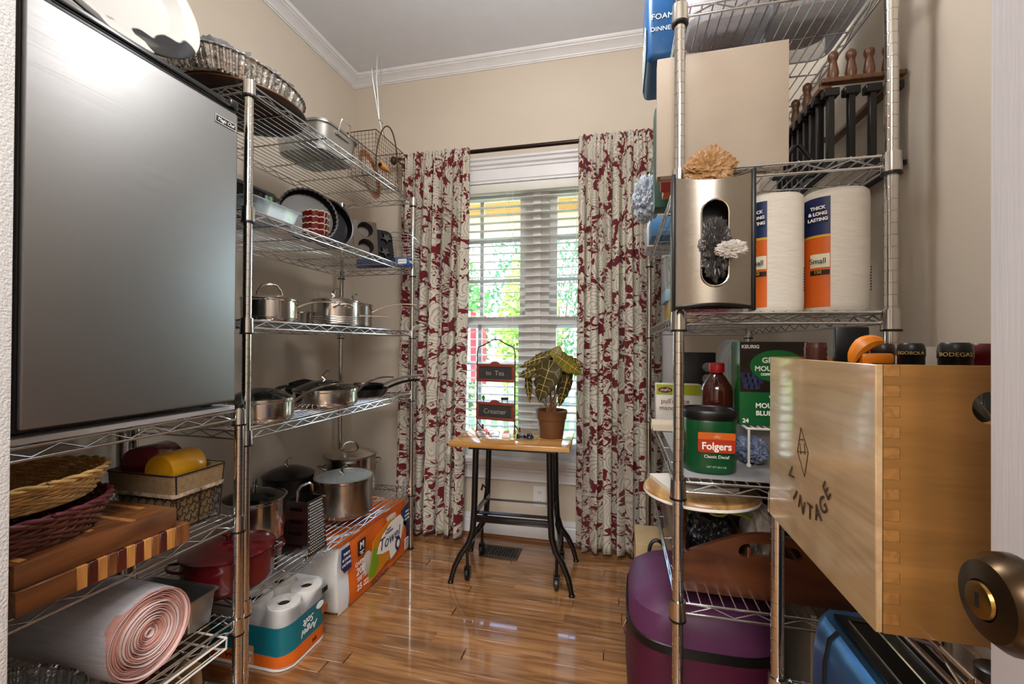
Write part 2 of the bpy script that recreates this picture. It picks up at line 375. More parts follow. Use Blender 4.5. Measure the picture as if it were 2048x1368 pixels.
# curtain rod and panels
rodm = M('bronze_rod', '#2a1c17', .3, metal=.7)
rd = T('curtain_rod', 'slim dark bronze curtain rod running above the window', 'curtain rod', (-.5, 2.335, 2.148))
P('rod', B().rod((-.78, 0, 0), (.75, 0, 0), .0095, 12), rodm, rd); P('telescoping_sleeve', B().rod((-.31, 0, 0), (.75, 0, 0), .0115, 12), rodm, rd)
for x in (-.78, .75):
    P('finial', B().lathe([(0, -.03), (.012, -.026), (.02, -.01), (.02, .006), (.012, .016), (.0, .018)], 12, (x, 0, 0)), rodm, rd)
    xb = x*.97
    P('bracket', B().rod((xb, 0, -.008), (xb, .081, -.008), .005).box(xb-.012, xb+.012, .077, .0825, -.035, .03), rodm, rd)
def paisley():
    m, nt, bs, N, L = nodes('paisley_curtain'); uv = N('ShaderNodeUVMap'); uv.uv_map = 'UVMap'
    def math_(op, a, b=None, c=None):
        n = N('ShaderNodeMath'); n.operation = op
        for i, x in enumerate((a, b, c)):
            if x is None: continue
            if isinstance(x, (int, float)): n.inputs[i].default_value = x
            else: L(x, n.inputs[i])
        return n.outputs[0]
    w1 = N('ShaderNodeTexNoise'); w1.inputs['Scale'].default_value = 7; w1.inputs['Detail'].default_value = 1; L(uv.outputs[0], w1.inputs[0])
    ctr = N('ShaderNodeVectorMath'); ctr.operation = 'SUBTRACT'; ctr.inputs[1].default_value = (.5, .5, .5); L(w1.outputs['Color'], ctr.inputs[0])
    scl = N('ShaderNodeVectorMath'); scl.operation = 'SCALE'; scl.inputs['Scale'].default_value = .17; L(ctr.outputs[0], scl.inputs[0])
    add = N('ShaderNodeVectorMath'); add.operation = 'ADD'; L(uv.outputs[0], add.inputs[0]); L(scl.outputs[0], add.inputs[1])
    mp = N('ShaderNodeMapping'); mp.inputs['Scale'].default_value = (7.6, 4.8, 1); mp.inputs['Rotation'].default_value = (0, 0, .5); L(add.outputs[0], mp.inputs[0])
    ve = N('ShaderNodeTexVoronoi'); ve.voronoi_dimensions = '2D'; ve.feature = 'DISTANCE_TO_EDGE'; ve.inputs['Scale'].default_value = 1; L(mp.outputs[0], ve.inputs[0])
    vf = N('ShaderNodeTexVoronoi'); vf.voronoi_dimensions = '2D'; vf.inputs['Scale'].default_value = 1; L(mp.outputs[0], vf.inputs[0])
    n2 = N('ShaderNodeTexNoise'); n2.inputs['Scale'].default_value = 26; n2.inputs['Detail'].default_value = 1; n2.inputs['Distortion'].default_value = 1.2; L(uv.outputs[0], n2.inputs[0])
    # red ground between the motifs
    gap = math_('LESS_THAN', math_('ADD', ve.outputs['Distance'], math_('MULTIPLY', math_('SUBTRACT', n2.outputs['Fac'], .5), .85)), .05)
    # hook shaped red accents inside
    hook = math_('GREATER_THAN', math_('SINE', math_('MULTIPLY_ADD', n2.outputs['Fac'], 17.0, math_('MULTIPLY', vf.outputs['Distance'], 5))), .86)
    hook = math_('MULTIPLY', hook, math_('GREATER_THAN', vf.outputs['Distance'], .30))
    red = math_('MAXIMUM', gap, hook)
    lines = math_('GREATER_THAN', math_('SINE', math_('MULTIPLY', math_('ADD', vf.outputs['Distance'], math_('MULTIPLY', w1.outputs['Fac'], .6)), 70)), .45)
    c1 = N('ShaderNodeMix'); c1.data_type = 'RGBA'; c1.inputs['A'].default_value = hexc('#e0d8c8'); c1.inputs['B'].default_value = hexc('#8f887b'); L(math_('MULTIPLY', lines, .55), c1.inputs['Factor'])
    c2 = N('ShaderNodeMix'); c2.data_type = 'RGBA'; c2.inputs['B'].default_value = hexc('#74161f'); L(c1.outputs['Result'], c2.inputs['A']); L(red, c2.inputs['Factor'])
    L(c2.outputs['Result'], bs.inputs['Base Color']); bs.inputs['Roughness'].default_value = .85; bs.inputs['Sheen Weight'].default_value = .15
    wv = N('ShaderNodeTexNoise'); wv.inputs['Scale'].default_value = 500; L(uv.outputs[0], wv.inputs[0]); bp = N('ShaderNodeBump'); bp.inputs['Strength'].default_value = .15; bp.inputs['Distance'].default_value = .001; L(wv.outputs['Fac'], bp.inputs['Height']); L(bp.outputs[0], bs.inputs['Normal'])
    tr = N('ShaderNodeBsdfTranslucent'); L(c2.outputs['Result'], tr.inputs[0]); mx = N('ShaderNodeMixShader'); mx.inputs[0].default_value = .3
    L(bs.outputs[0], mx.inputs[1]); L(tr.outputs[0], mx.inputs[2]); L(mx.outputs[0], nt.nodes['Material Output'].inputs[0]); return m
pais = paisley()
def curtain(name, label, x0, x1, xb0, xb1, folds, seed, zb):
    rnd = random.Random(seed); nu, nv = 160, 60; ph = [rnd.uniform(0, 6.28) for _ in range(6)]
    ztop = 2.168
    def fn(u, v):
        t = 1-v; w = t**.6
        xx = (x0+(x1-x0)*u)*(1-t)+(xb0+(xb1-xb0)*u)*t
        a = u*2*PI*folds
        amp = .010+.024*min(1, t*3)
        y = amp*math.sin(a+ph[0]+.5*math.sin(3*t+ph[1]))+.006*math.sin(2.3*a+ph[2])*(1-.4*t)+.004*math.sin(5*a+ph[3])*(1-w)
        if v > .97: y = y*.35+.012*math.sin(a*3.1+ph[4])*.5
        xx += .010*math.sin(a*1.7+ph[5]+t*2)*min(1, t*2)
        zz = zb+(ztop-zb)*v + (.004*math.sin(a*2+ph[1]) if v < .02 or v > .98 else 0)
        return (xx, 2.322+y if v < .985 else 2.322+y, zz)
    b = B(); b.grid(fn, nu, nv); me = b.done(name, 80)
    uvl = me.uv_layers.new(name='UVMap'); L = (abs(x1-x0))*1.75
    # cloth coordinates run along the folded length
    for p in me.polygons:
        for li in p.loop_indices:
            vi = me.loops[li].vertex_index; i, j = divmod(vi, nv+1)
            uvl.data[li].uv = (i/nu*L+seed, j/nv*(ztop-zb))
    me.materials.append(pais); o = link(name, me); tag(o, label, 'curtain')
    md = o.modifiers.new('thickness', 'SOLIDIFY'); md.thickness = .0015
    return o
curtain('curtain', 'red and cream paisley curtain panel beside the shelves of pots', -1.22, -.812, -1.25, -.838, 7, 1, .022)
curtain('curtain', 'red and cream paisley curtain panel beside the shelves of paper towels', -.215, .19, -.21, .21, 7, 4, .024)
# outlet and floor register
ot = T('wall_outlet', 'white double electrical outlet low on the wall under the window', 'outlet', (-.425, YB, .245))
P('cover_plate', B().box(-.035, .035, -.006, 0, -.058, .058, .002), trimm, ot)
for z in (-.024, .024):
    r_ = P('receptacle', B().at(frame((0, -.0055, z), (1, 0, 0), (0, 0, 1))).prism(oval(0, 0, .017, .014, 20, 3), 0, .002), M('outlet_face', '#e2dfd8', .4), ot)
    P('slot', B().box(-.008, -.006, -.0082, -.0074, z-.002, z+.007).box(.006, .008, -.0082, -.0074, z-.002, z+.006).box(-.002, .002, -.0082, -.0074, z-.009, z-.006), ink, r_)
vm = M('vent_metal', '#4a3f38', .4, metal=.5)
vt = T('floor_register', 'dark metal floor vent grille set in the planks by the typewriter table', 'vent', (-.60, 2.235, 0))
P('frame', B().box(-.095, .105, -.065, -.048, 0, .006, .002).box(-.095, .105, .048, .065, 0, .006, .002).box(-.095, -.078, -.048, .048, 0, .006, .002).box(.088, .105, -.048, .048, 0, .006, .002), vm, vt)
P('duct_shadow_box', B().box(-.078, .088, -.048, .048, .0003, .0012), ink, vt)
lv = B().box(-.003, .003, -.047, .047, .001, .0055); lvm = lv.done('louvre'); lvm.materials.append(vm)
for k in range(11): o = link('louvre', lvm, vt); o.location = (-.066+.0145*k, 0, 0)
# door leaf at the right, standing open, with knob
dm = M('white_door_paint', '#dcdade', .45, var=.04, bump=.12, bscale=90, stretch=(4, 4, .15))
dr = STR('door_1', B().box(.29, .325, -.32, .44, .012, 2.03, .003), dm)
knm = M('aged_bronze', '#4d3d2b', .28, metal=.9, var=.35, vscale=25)
kb = P('door_knob', B().at(frame((.29, .362, .912), (0, 0, 1), (0, 1, 0))).lathe([(.031, 0), (.031, .004), (.024, .009), (.013, .012), (.012, .018), (.018, .023), (.027, .028), (.0315, .036), (.031, .045), (.025, .053), (.013, .0555), (.0125, .054), (.012, .0535), (0, .0535)], 36), knm, dr)
P('lock_cylinder', B().at(frame((.29, .362, .912), (0, 0, 1), (0, 1, 0))).lathe([(.0125, .0536), (.0115, .0575), (.009, .058), (.0, .058)], 24), M('brass_lock', '#9a7a3f', .25, metal=1), kb)
P('keyhole', B().at(frame((.29, .362, .912), (0, 0, 1), (0, 1, 0))).box(-.005, .005, -.0013, .0013, .0578, .0584), ink, kb)
# ---------------------------------------------------------------- outside: porch, railing, shrubs
PW = M('painted_porch', '#dfe0dc', .6, var=.05); PY = WOOD('porch_ceiling_wood', '#b3782c', '#d9a04a', axis=0, scale=6, rough=.6)
STR('porch_floor', B().box(-5, 5, YB+.12, 5.1, -.25, -.15), M('porch_deck', '#b9b2a6', .7))
pc = STR('porch_ceiling', B().box(-5, 5, YB+.12, 5.05, 2.56, 2.66), PW)
for k in range(24): P('ceiling_board', B().box(-5, 5, YB+.14+k*.1, YB+.235+k*.1, 2.545, 2.56, .004), PY, pc)
STR('porch_beam', B().box(-5, 5, 4.9, 5.1, 2.36, 2.545), PW)
STR('porch_column', B().box(-2.2, -2.02, 4.92, 5.08, -.15, 2.36, .01).box(-2.24, -1.98, 4.88, 5.12, -.15, 0, .01), PW)
STR('ground_outside', B().box(-14, 14, 5.1, 26, -.5, -.35), M('lawn', '#5c7a2e', .9, var=.35, vscale=30))
rl = T('porch_railing', 'white picket railing of the porch outside the window', 'railing', (-.4, 4.98, -.15))
P('top_rail', B().box(-1.6, 2.6, -.04, .04, 1.0, 1.05, .006), PW, rl); P('bottom_rail', B().box(-1.6, 2.6, -.025, .025, .1, .15), PW, rl)
pk = B().box(-.022, .022, -.018, .018, .15, 1.0).done('picket'); pk.materials.append(PW)
for k in range(30): o = link('picket', pk, rl); o.location = (-1.5+k*.138, 0, 0)
leafm = [M('leaf_green', '#4f8a2e', .6, var=.4, vscale=4, transl=.35), M('leaf_lime', '#8fb84a', .6, var=.35, vscale=4, transl=.35), M('leaf_deep', '#2f6638', .6, var=.4, vscale=4, transl=.3)]
pinkm = M('pink_blossom', '#f0b3bd', .7, var=.2, transl=.3)
def shrub(name, label, x, y, rx, rz, lm, n, flowers=0, seed=0, z0=-.35):
    rnd = random.Random(seed); t = T(name, label, 'shrub', (x, y, z0), 0, 'shrubs beyond the porch')
    def cloud(n, size, shell):
        vs, fs = [], []
        for _ in range(n):
            while 1:
                p = Vector((rnd.uniform(-1, 1), rnd.uniform(-1, 1), rnd.uniform(-1, 1)))
                if shell < p.length < 1: break
            p = Vector((p.x*rx, p.y*rx, (p.z+1)*rz)); p += Vector((rnd.gauss(0, .05), rnd.gauss(0, .05), rnd.gauss(0, .05)))
            a = Vector((rnd.gauss(0, 1), rnd.gauss(0, 1), rnd.gauss(0, 1))).normalized(); q = a.orthogonal().normalized(); l = size*rnd.uniform(.6, 1.3); w = l*.45; k = len(vs)
            vs += [p-a*l, p+q*w+a.cross(q)*w*.2, p+a*l, p-q*w+a.cross(q)*w*.2]; fs.append((k, k+1, k+2, k+3))
        me = bpy.data.meshes.new('foliage'); me.from_pydata(vs, [], fs); return me
    f = P('foliage', cloud(n, .085, .55), lm, t, 0); f['kind'] = 'stuff'
    if flowers: g = P('blossom', cloud(flowers, .07, .8), pinkm, t, 0); g['kind'] = 'stuff'
    b = B()
    for k in range(6):
        a = k*1.05+.3; b.tube([(0.1*math.cos(a), .1*math.sin(a), 0), (.35*rx*math.cos(a), .35*rx*math.sin(a), rz*.8), (.6*rx*math.cos(a), .6*rx*math.sin(a), rz*1.5)], [.04, .025, .01], 5)
    P('branches', b, M('bark', '#5a4632', .9), t)
for i, a in enumerate([('flowering_shrub', 'tall flowering shrub with pink blossom, nearest the porch column', -3.0, 7.3, .78, 1.6, 0, 2200, 420), ('leafy_shrub', 'lime green leafy shrub between the pink flowering ones', -1.45, 7.2, .5, 1.5, 1, 2200, 0), ('flowering_shrub', 'mid green shrub with scattered pink blossom behind the picket railing', -.15, 7.3, .44, 1.6, 0, 2000, 380), ('leafy_shrub', 'pale bushy shrub beside the ornamental grass outside', 1.1, 7.5, .48, 1.5, 1, 1800, 120), ('evergreen_shrub', 'dark evergreen tree standing behind the flowering shrubs', -5.2, 11.0, 1.6, 2.6, 2, 2600, 0), ('evergreen_shrub', 'broad dark tree rising far behind the lime shrub', -1.7, 11.2, 1.65, 2.8, 2, 3400, 0), ('evergreen_shrub', 'deep green tree far behind the ornamental grass', 1.9, 11.2, 1.65, 2.8, 2, 3000, 0)]):
    shrub(a[0], a[1], a[2], a[3], a[4], a[5], leafm[a[6]], a[7], a[8], 20+i)
gb = B(); rg = random.Random(3)
for _ in range(260):
    a = rg.uniform(0, 6.28); l = rg.uniform(.5, 1.1); d = Vector((math.cos(a), math.sin(a), 0)); s = d.cross(Vector((0, 0, 1)))*.012
    p = [d*(.05+l*.1*k*k/3)+Vector((0, 0, l*(.95*k-.12*k*k)/1.2)) for k in range(4)]
    for k in range(3): gb.mesh([p[k]-s, p[k]+s, p[k+1]+s*.6, p[k+1]-s*.6], [(0, 1, 2, 3)])
S('ornamental_grass', gb, M('grass_blade', '#b7bd6a', .7, var=.3, transl=.3), 'clump of pale ornamental grass outside beyond the railing', 'grass', (.15, 6.0, -.35), smooth=0)
fl = T('garden_flag', 'red and white striped flag hanging on the porch', 'flag', (-1.72, 4.6, .75))
P('pole', B().rod((0, 0, -.9), (0, 0, .75), .01, 8), whitepaint, fl)
for k in range(5):
    P('stripe', B().grid(lambda u, v, k=k: (.02+(k+u)*.06, .015*math.sin((k+u)*2+v*3), .72-v*.75-.25*((k+u)*.06)), 3, 10), M('flag_red', '#c2303a', .8) if k % 2 == 0 else M('flag_white', '#eceae6', .8), fl)
# ================================================================ chrome wire racks
def post_mesh(h):
    b = B(); r = .0126; pr = [(0, .0), (.010, 0), (.010, .02), (r, .021)]; z = .04
    while z < h-.03:
        pr += [(r, z-.0012), (r-.0012, z-.0006), (r-.0012, z+.0006), (r, z+.0012)]; z += .0254
    pr += [(r, h-.004), (r-.002, h), (0, h)]
    b.lathe(pr, 18); me = b.done('post', 25); me.materials.append(chromep); return me
def shelf_mesh(W, L, wires=17, cross=5):
    """a wire shelf: double rails with zigzag on all four sides, deck wires along the length"""
    b = B(); r = .0031; e = .018; zu, zl = .0, -.0235
    for x in (0, W):
        for z in (zu, zl): b.rod((x, e, z), (x, L-e, z), r, 8)
        n = max(2, int((L-.06)/.042)); pts = [(x, .03+(L-.06)*k/n, zl+.003 if k % 2 == 0 else zu-.003) for k in range(n+1)]
        b.tube(pts, .0022, 6)
    for y in (0, L):
        for z in (zu, zl): b.rod((e, y, z), (W-e, y, z), r, 8)
        n = max(2, int((W-.06)/.042)); pts = [(.03+(W-.06)*k/n, y, zl+.003 if k % 2 == 0 else zu-.003) for k in range(n+1)]
        b.tube(pts, .0022, 6)
    for k in range(1, wires): b.rod((W*k/wires, 0, .0032), (W*k/wires, L, .0032), .0019, 6)
    for k in range(1, cross+1): b.rod((0, L*k/(cross+1), -.0012), (W, L*k/(cross+1), -.0012), .0028, 6)
    me = b.done('shelf', 60); me.materials.append(chrome); return me
def sleeve_mesh():
    b = B().lathe([(.0135, 0), (.0185, 0), (.0185, .004), (.0172, .042), (.0135, .042)], 20)
    b.tube([(.015, 0, .014), (.022, 0, .014)], .004, 8); me = b.done('corner_sleeve', 30); me.materials.append(chromep); return me
SLV = sleeve_mesh(); RING = B().lathe([(.0131, -.005), (.0192, -.005), (.0192, .0), (.0131, .0)], 20).done('collar', 30); RING.materials.append(black)
FOOT = B().lathe([(.016, 0), (.016, .006), (.006, .01), (.006, .02), (0, .02)], 12).done('levelling_foot'); FOOT.materials.append(black)
CAP = B().lathe([(.0135, -.006), (.0135, .004), (.011, .006), (0, .006)], 18).done('post_cap'); CAP.materials.append(black)
def rack(label, x0, x1, y0, y1, ztop, rings, wires=17, cross=5, cap=None):
    t = T('wire_rack', label, 'shelf rack', (x0, y0, 0), 0, 'chrome wire racks'); W, L = x1-x0, y1-y0
    pm = post_mesh(ztop-.008)
    for x in (0, W):
        for y in (0, L):
            o = link('post', pm, t); o.location = (x, y, .008)
            f = link('levelling_foot', FOOT, o); f.location = (0, 0, -.008)
            c = link('post_cap', CAP, o); c.location = (0, 0, ztop-.008)
    sm = shelf_mesh(W, L, wires, cross)
    for z in rings:
        s = link('shelf', sm, t); s.location = (0, 0, z+.037)
        for x in (0, W):
            for y in (0, L):
                c = link('corner_sleeve', SLV, s); c.location = (x, y, -.037); c.rotation_euler = (0, 0, (0 if x == 0 else PI))
                r = link('collar', RING, s); r.location = (x, y, -.037)
    return t
ZL = [1.811, 1.439, 1.111, .782, .285]; ZR = [1.846, 1.454, 1.118, .723, .439]; ZA = [.851, .549, .26, .06]
SL = [z+.0424 for z in ZL]; SR = [z+.0424 for z in ZR]; SA = [z+.0424 for z in ZA]     # deck heights
rack('tall chrome wire rack of pots and pans beside the left curtain', -1.496, -1.068, 1.087, 2.159, 1.845, ZL)
rack('tall chrome wire rack of paper goods and groceries against the wall', .1355, .564, 1.1136, 2.198, 1.897, ZR)
rack('short chrome wire rack carrying the small refrigerator', -1.488, -1.051, .47, 1.046, 1.02 if 0 else .902, ZA, 17, 3)
rack('low chrome wire rack under the wooden crate', .3175, .602, .475, 1.02, .797, [.738, .36, .06], 12, 3)
SD = [z+.0424 for z in (.738, .36, .06)]
# ================================================================ left: refrigerator rack
rm = lambda p: p
gb_ = S('shelf_board', B().box(-1.47, -1.047, .50, 1.028, SA[0], SA[0]+.012, .002), M('grey_laminate', '#b9b7b6', .4), 'grey laminate board lying under the small refrigerator', 'board')
z0 = SA[0]+.012
fr = T('mini_refrigerator', 'small stainless steel refrigerator with black top standing on the wire rack', 'refrigerator', (0, 0, z0))
P('cabinet', B().box(-1.468, -1.078, .552, 1.012, .014, .845, .006), black, fr)
for x in (-1.44, -1.10):
    for y in (.58, .985): P('foot', B().lathe([(.014, 0), (.014, .014), (0, .014)], 12, (x, y, 0)), black, fr)
d_ = P('door', B().box(-1.077, -1.034, .552, 1.012, .012, .815, .004), black, fr)
P('steel_front', B().box(-1.0335, -1.0275, .556, 1.008, .017, .803, .005, 3), brushed, d_)
P('grip_rail', B().box(-1.077, -1.052, .552, 1.012, .8155, .845, .004).box(-1.051, -1.0275, .552, .60, .8155, .838, .004).box(-1.051, -1.0275, .985, 1.012, .8155, .838, .004).box(-1.036, -1.0275, .60, .985, .8155, .824, .002), blacki, d_)
bd = P('badge', B().box(-1.0274, -1.0258, .938, 1.0, .754, .772, .0006), M('badge_black', '#17171a', .4), d_)
P('badge_rim', B().tube([(-1.0258, .938, .754), (-1.0258, 1.0, .754), (-1.0258, 1.0, .772), (-1.0258, .938, .772)], .0009, 5, closed=True), white, bd)
TXT(bd, 'Magic Chef', .0125, (-1.0256, .969, .763), (0, 1, 0), (0, 0, 1), white, shear=.3, width=.052)
zf = z0+.845
def cow():
    m, nt, bs, N, L = nodes('cow_spot_enamel'); tc = N('ShaderNodeTexCoord'); nz = N('ShaderNodeTexNoise'); nz.inputs['Scale'].default_value = 9; nz.inputs['Detail'].default_value = 1.5; L(tc.outputs['Object'], nz.inputs[0])
    rp = N('ShaderNodeValToRGB'); rp.color_ramp.elements[0].position = .56; rp.color_ramp.elements[1].position = .58; rp.color_ramp.elements[0].color = hexc('#d6d2cc'); rp.color_ramp.elements[1].color = hexc('#1b1a19'); L(nz.outputs['Fac'], rp.inputs[0]); L(rp.outputs[0], bs.inputs['Base Color']); bs.inputs['Roughness'].default_value = .12; return m
pl = T('serving_platter', 'white oval serving platter with black cow spots leaning on top of the refrigerator', 'platter', (-1.16, .76, zf))
Mp = Matrix.Translation((0, 0, .17)) @ Matrix.Rotation(math.radians(-12), 4, 'Y') @ Matrix.Rotation(PI/2, 4, 'Y') @ Matrix.Rotation(PI/2, 4, 'Z')
pb = B().at(Mp); pb.lathe([(0, .0), (.66, .0), (.76, .006), (.86, .022), (1.0, .034), (1.0, .037), (.985, .038), (.84, .028), (.72, .012), (.6, .006), (0, .006)], 56, sx=.215, sy=.165); P('dish', pb, cow(), pl)
pf = B().at(Mp)
for k in range(5): pf.lathe([(.010, 0), (.009, -.005), (.004, -.008), (0, -.008)], 10, (.12*math.cos(k*1.26), .09*math.sin(k*1.26), 0))
P('raised_knobs', pf, M('glazed_white', '#efece8', .12, coat=.5), pl)
# ---- second deck: cutting boards, baskets
walnut = WOOD('walnut_side', '#4a2814', '#86522c', axis=1, scale=14, rough=.4, coat=.15); walnutx = WOOD('walnut_strip', '#4a2212', '#7a4526', axis=0, scale=16, rough=.4); maple = WOOD('cherry_strip', '#a5652c', '#cf9450', axis=2, scale=14, rough=.4); purple = WOOD('purpleheart_strip', '#3a130e', '#5d2417', axis=2, scale=16, rough=.4); mid = WOOD('mahogany_strip', '#5a2f16', '#8b5730', axis=2, scale=14, rough=.4)
c1 = T('cutting_board', 'striped wooden cutting board at the bottom of the two stacked ones', 'cutting board', (-1.03, .556, SA[1]))
ys = [0, 0.091, 0.11, 0.128, 0.146, 0.164, 0.182, 0.2, 0.218, 0.235, 0.253, 0.27, 0.289, 0.326]; ms = [walnut, maple, purple, maple, mid, purple, maple, purple, maple, mid, purple, maple, mid]
for k in range(13): P('wood_strip', B().box(-.27, 0, ys[k]+.0002, ys[k+1]-.0002, 0, .046, .0012, 1), ms[k], c1)
c2 = T('cutting_board', 'thick walnut cutting board with cherry inlays, on top of the striped board', 'cutting board', (-1.035, .556, SA[1]+.0462))
P('walnut_block', B().box(-.235, 0, 0, .297, 0, .0455, .003), walnut, c2)
for k in range(9): P('inlay_strip', B().box(-.235+.02*(k % 2), -.012-.03*(k % 3), .012+k*.0315, .024+k*.0315, .045, .0463, .0003, 1), (maple, mid)[k % 2], c2)
zb = SA[1]+.0462+.0465
def weave_basket(name, label, cx, cy, z, a, b, h, flare, mat, rows, amp, nst, tr, cat='basket', rim=None, band=None):
    t = T(name, label, cat, (cx, cy, z)); bb = B(); n = nst*8
    for j in range(rows):
        v = (j+.5)/rows; zz = tr+(h-2*tr)*v; k = 1+flare*v
        pts = [((a*k+amp*math.sin(i/n*2*PI*nst+PI*(j % 2)))*math.cos(i/n*2*PI), (b*k+amp*math.sin(i/n*2*PI*nst+PI*(j % 2)))*math.sin(i/n*2*PI), zz+.0015*math.sin(i*.37+j)) for i in range(n)]
        bb.tube(pts, tr, 5, closed=True)
    w = P('woven_side', bb, mat, t, 60)
    st = B()
    for i in range(nst*2):
        an = (i+.5)/nst/2*2*PI; st.rod((a*.985*math.cos(an), b*.985*math.sin(an), 0.003), (a*(1+flare)*.99*math.cos(an), b*(1+flare)*.99*math.sin(an), h), tr*.8, 5)
    P('stakes', st, mat, t, 60)
    P('base', B().prism(oval(0, 0, a, b, 40), 0, .004), mat, t)
    k = 1+flare; rb = B()
    for q in range(2):
        rb.tube([((a*k+.0035*math.sin(i*.55+q*PI))*math.cos(i/160*2*PI), (b*k+.0035*math.sin(i*.55+q*PI))*math.sin(i/160*2*PI), h+.0035*math.cos(i*.55+q*PI)) for i in range(160)], tr*1.25, 6, closed=True)
    P('braided_rim', rb, rim or mat, t, 60)
    return t
wick = M('red_brown_wicker', '#6e3a26', .55, var=.4, vscale=40); wicr = M('maroon_wicker', '#5b1c20', .5, var=.4, vscale=60); straw = M('straw_weave', '#b98a4c', .6, var=.35, vscale=30)
weave_basket('wicker_basket', 'dark red-brown wicker basket on the cutting boards under the straw basket', -1.185, .62, zb, .115, .135, .062, .22, wick, 9, .004, 22, .0038, rim=wicr)
weave_basket('wicker_basket', 'pale straw oval basket with open triangle band nested on the dark wicker basket', -1.185, .615, zb+.073, .115, .14, .052, .18, straw, 10, .0022, 26, .0029, rim=M('straw_rim', '#c9a05f', .6, var=.3, vscale=40))
# burlap basket with crocks
bk = T('wire_basket', 'chicken-wire basket lined with burlap holding two crocks', 'basket', (-1.195, .96, SA[1]))
bur = M('burlap', '#8d7452', .9, var=.25, vscale=180, bump=.5, bscale=500); X0, X1, Y0, Y1 = -.112, .105, -.07, .072
def tap(z, ins): return [(x, y, z) for x, y in rrect(X0+ins, X1-ins, Y0+ins, Y1-ins, .012, 3)]
P('burlap_lining', B().loft([tap(.006, .02), tap(.148, .001)], caps=False).loft([tap(.006, .02), tap(.0061, .06)], caps=True), bur, bk)
P('burlap_cuff', B().loft([tap(.1, .004), tap(.1, -.003), tap(.15, -.005), tap(.1505, .004), tap(.1, .004)], caps=False), bur, bk)
P('plaid_ribbon', B().loft([tap(.094, .003), tap(.094, -.0045), tap(.103, -.0055), tap(.103, .003)], caps=False), M('plaid_ribbon', '#b9a28c', .7, var=.7, vscale=60), bk)
wr = M('rusty_wire', '#2d241e', .5, metal=.5); cw = B()
for side in range(4):
    for i in range(8):
        for j in range(4):
            u = (i+(.5 if j % 2 else 0))/8; 
            if u >= .97: continue
            zz = .015+j*.021
            def pt(u, z):
                ins = .02*(1-z/.15)-.002; q = [((X1-ins), Y0+(Y1-Y0)*u, z), (X0+(X1-X0)*u, Y0+ins, z), (X0+ins, Y0+(Y1-Y0)*u, z), (X0+(X1-X0)*u, Y1-ins, z)]; return q[side]
            cw.tube([pt(u, zz), pt(min(.99, u+.035), zz+.009), pt(min(.99, u+.09), zz+.009), pt(min(.99, u+.125), zz)], .0009, 4); cw.rod(pt(min(.99, u+.035), zz+.009), pt(u+.03 if u < .9 else .98, zz+.021), .0009, 4)
P('chicken_wire', cw, wr, bk)
P('wire_frame', B().tube(tap(.1505, -.006), .002, 5, closed=True).tube(tap(.003, .018), .002, 5, closed=True).rod((X1-.002, Y1-.01, .003), (X1+.004, Y1-.001, .15), .0018).rod((X1-.004, 0, .003), (X1+.004, 0, .1), .0018).rod((X1-.002, Y0+.01, .003), (X1+.004, Y0+.001, .15), .0018), wr, bk)
P('paper_filler', B().grid(lambda u, v: (X0+.012+(X1-X0-.024)*u, Y0+.012+(Y1-Y0-.024)*v, .108), 4, 4), M('kraft_filler', '#7a6142', .9), bk)
def crock(label, x, y, z, r, L, rz, mat):
    t = T('crock', label, 'crock', (x, y, z+r), rz, 'crocks lying in the burlap basket'); Mx = Matrix.Rotation(-PI/2, 4, 'X')
    P('body', B().at(Mx).lathe([(0, -L/2), (r*.94, -L/2), (r, -L/2+.008), (r, L/2-.008), (r*.94, L/2), (r*.86, L/2), (r*.84, L/2-.004), (0, L/2-.004)], 36), mat, t)
    P('drain_hole', B().at(Mx).lathe([(.006, L/2-.0042), (.006, L/2-.003), (0, L/2-.003)], 12, (0, -r*.45, 0)), ink, t)
crock('yellow glazed crock lying on its side in the burlap basket', -1.15, .945, SA[1]+.1085, .046, .10, .06, M('mustard_glaze', '#b8830f', .35, var=.12, coat=.2))
crock('dark red glazed crock lying on its side in the burlap basket', -1.252, .962, SA[1]+.1085, .05, .10, .06, M('crimson_glaze', '#6d0f1c', .2, var=.15, coat=.5))
gl = T('glass_casserole', 'clear glass casserole with domed lid behind the straw basket', 'casserole', (-1.412, .70, SA[1]))
P('bowl', B().lathe([(0, 0), (.055, 0), (.064, .02), (.069, .13), (.066, .13), (.061, .022), (0, .006)], 32), cleanglass, gl); P('domed_lid', B().lathe([(.07, .132), (.068, .14), (.05, .165), (.02, .178), (0, .18)], 32), cleanglass, gl)
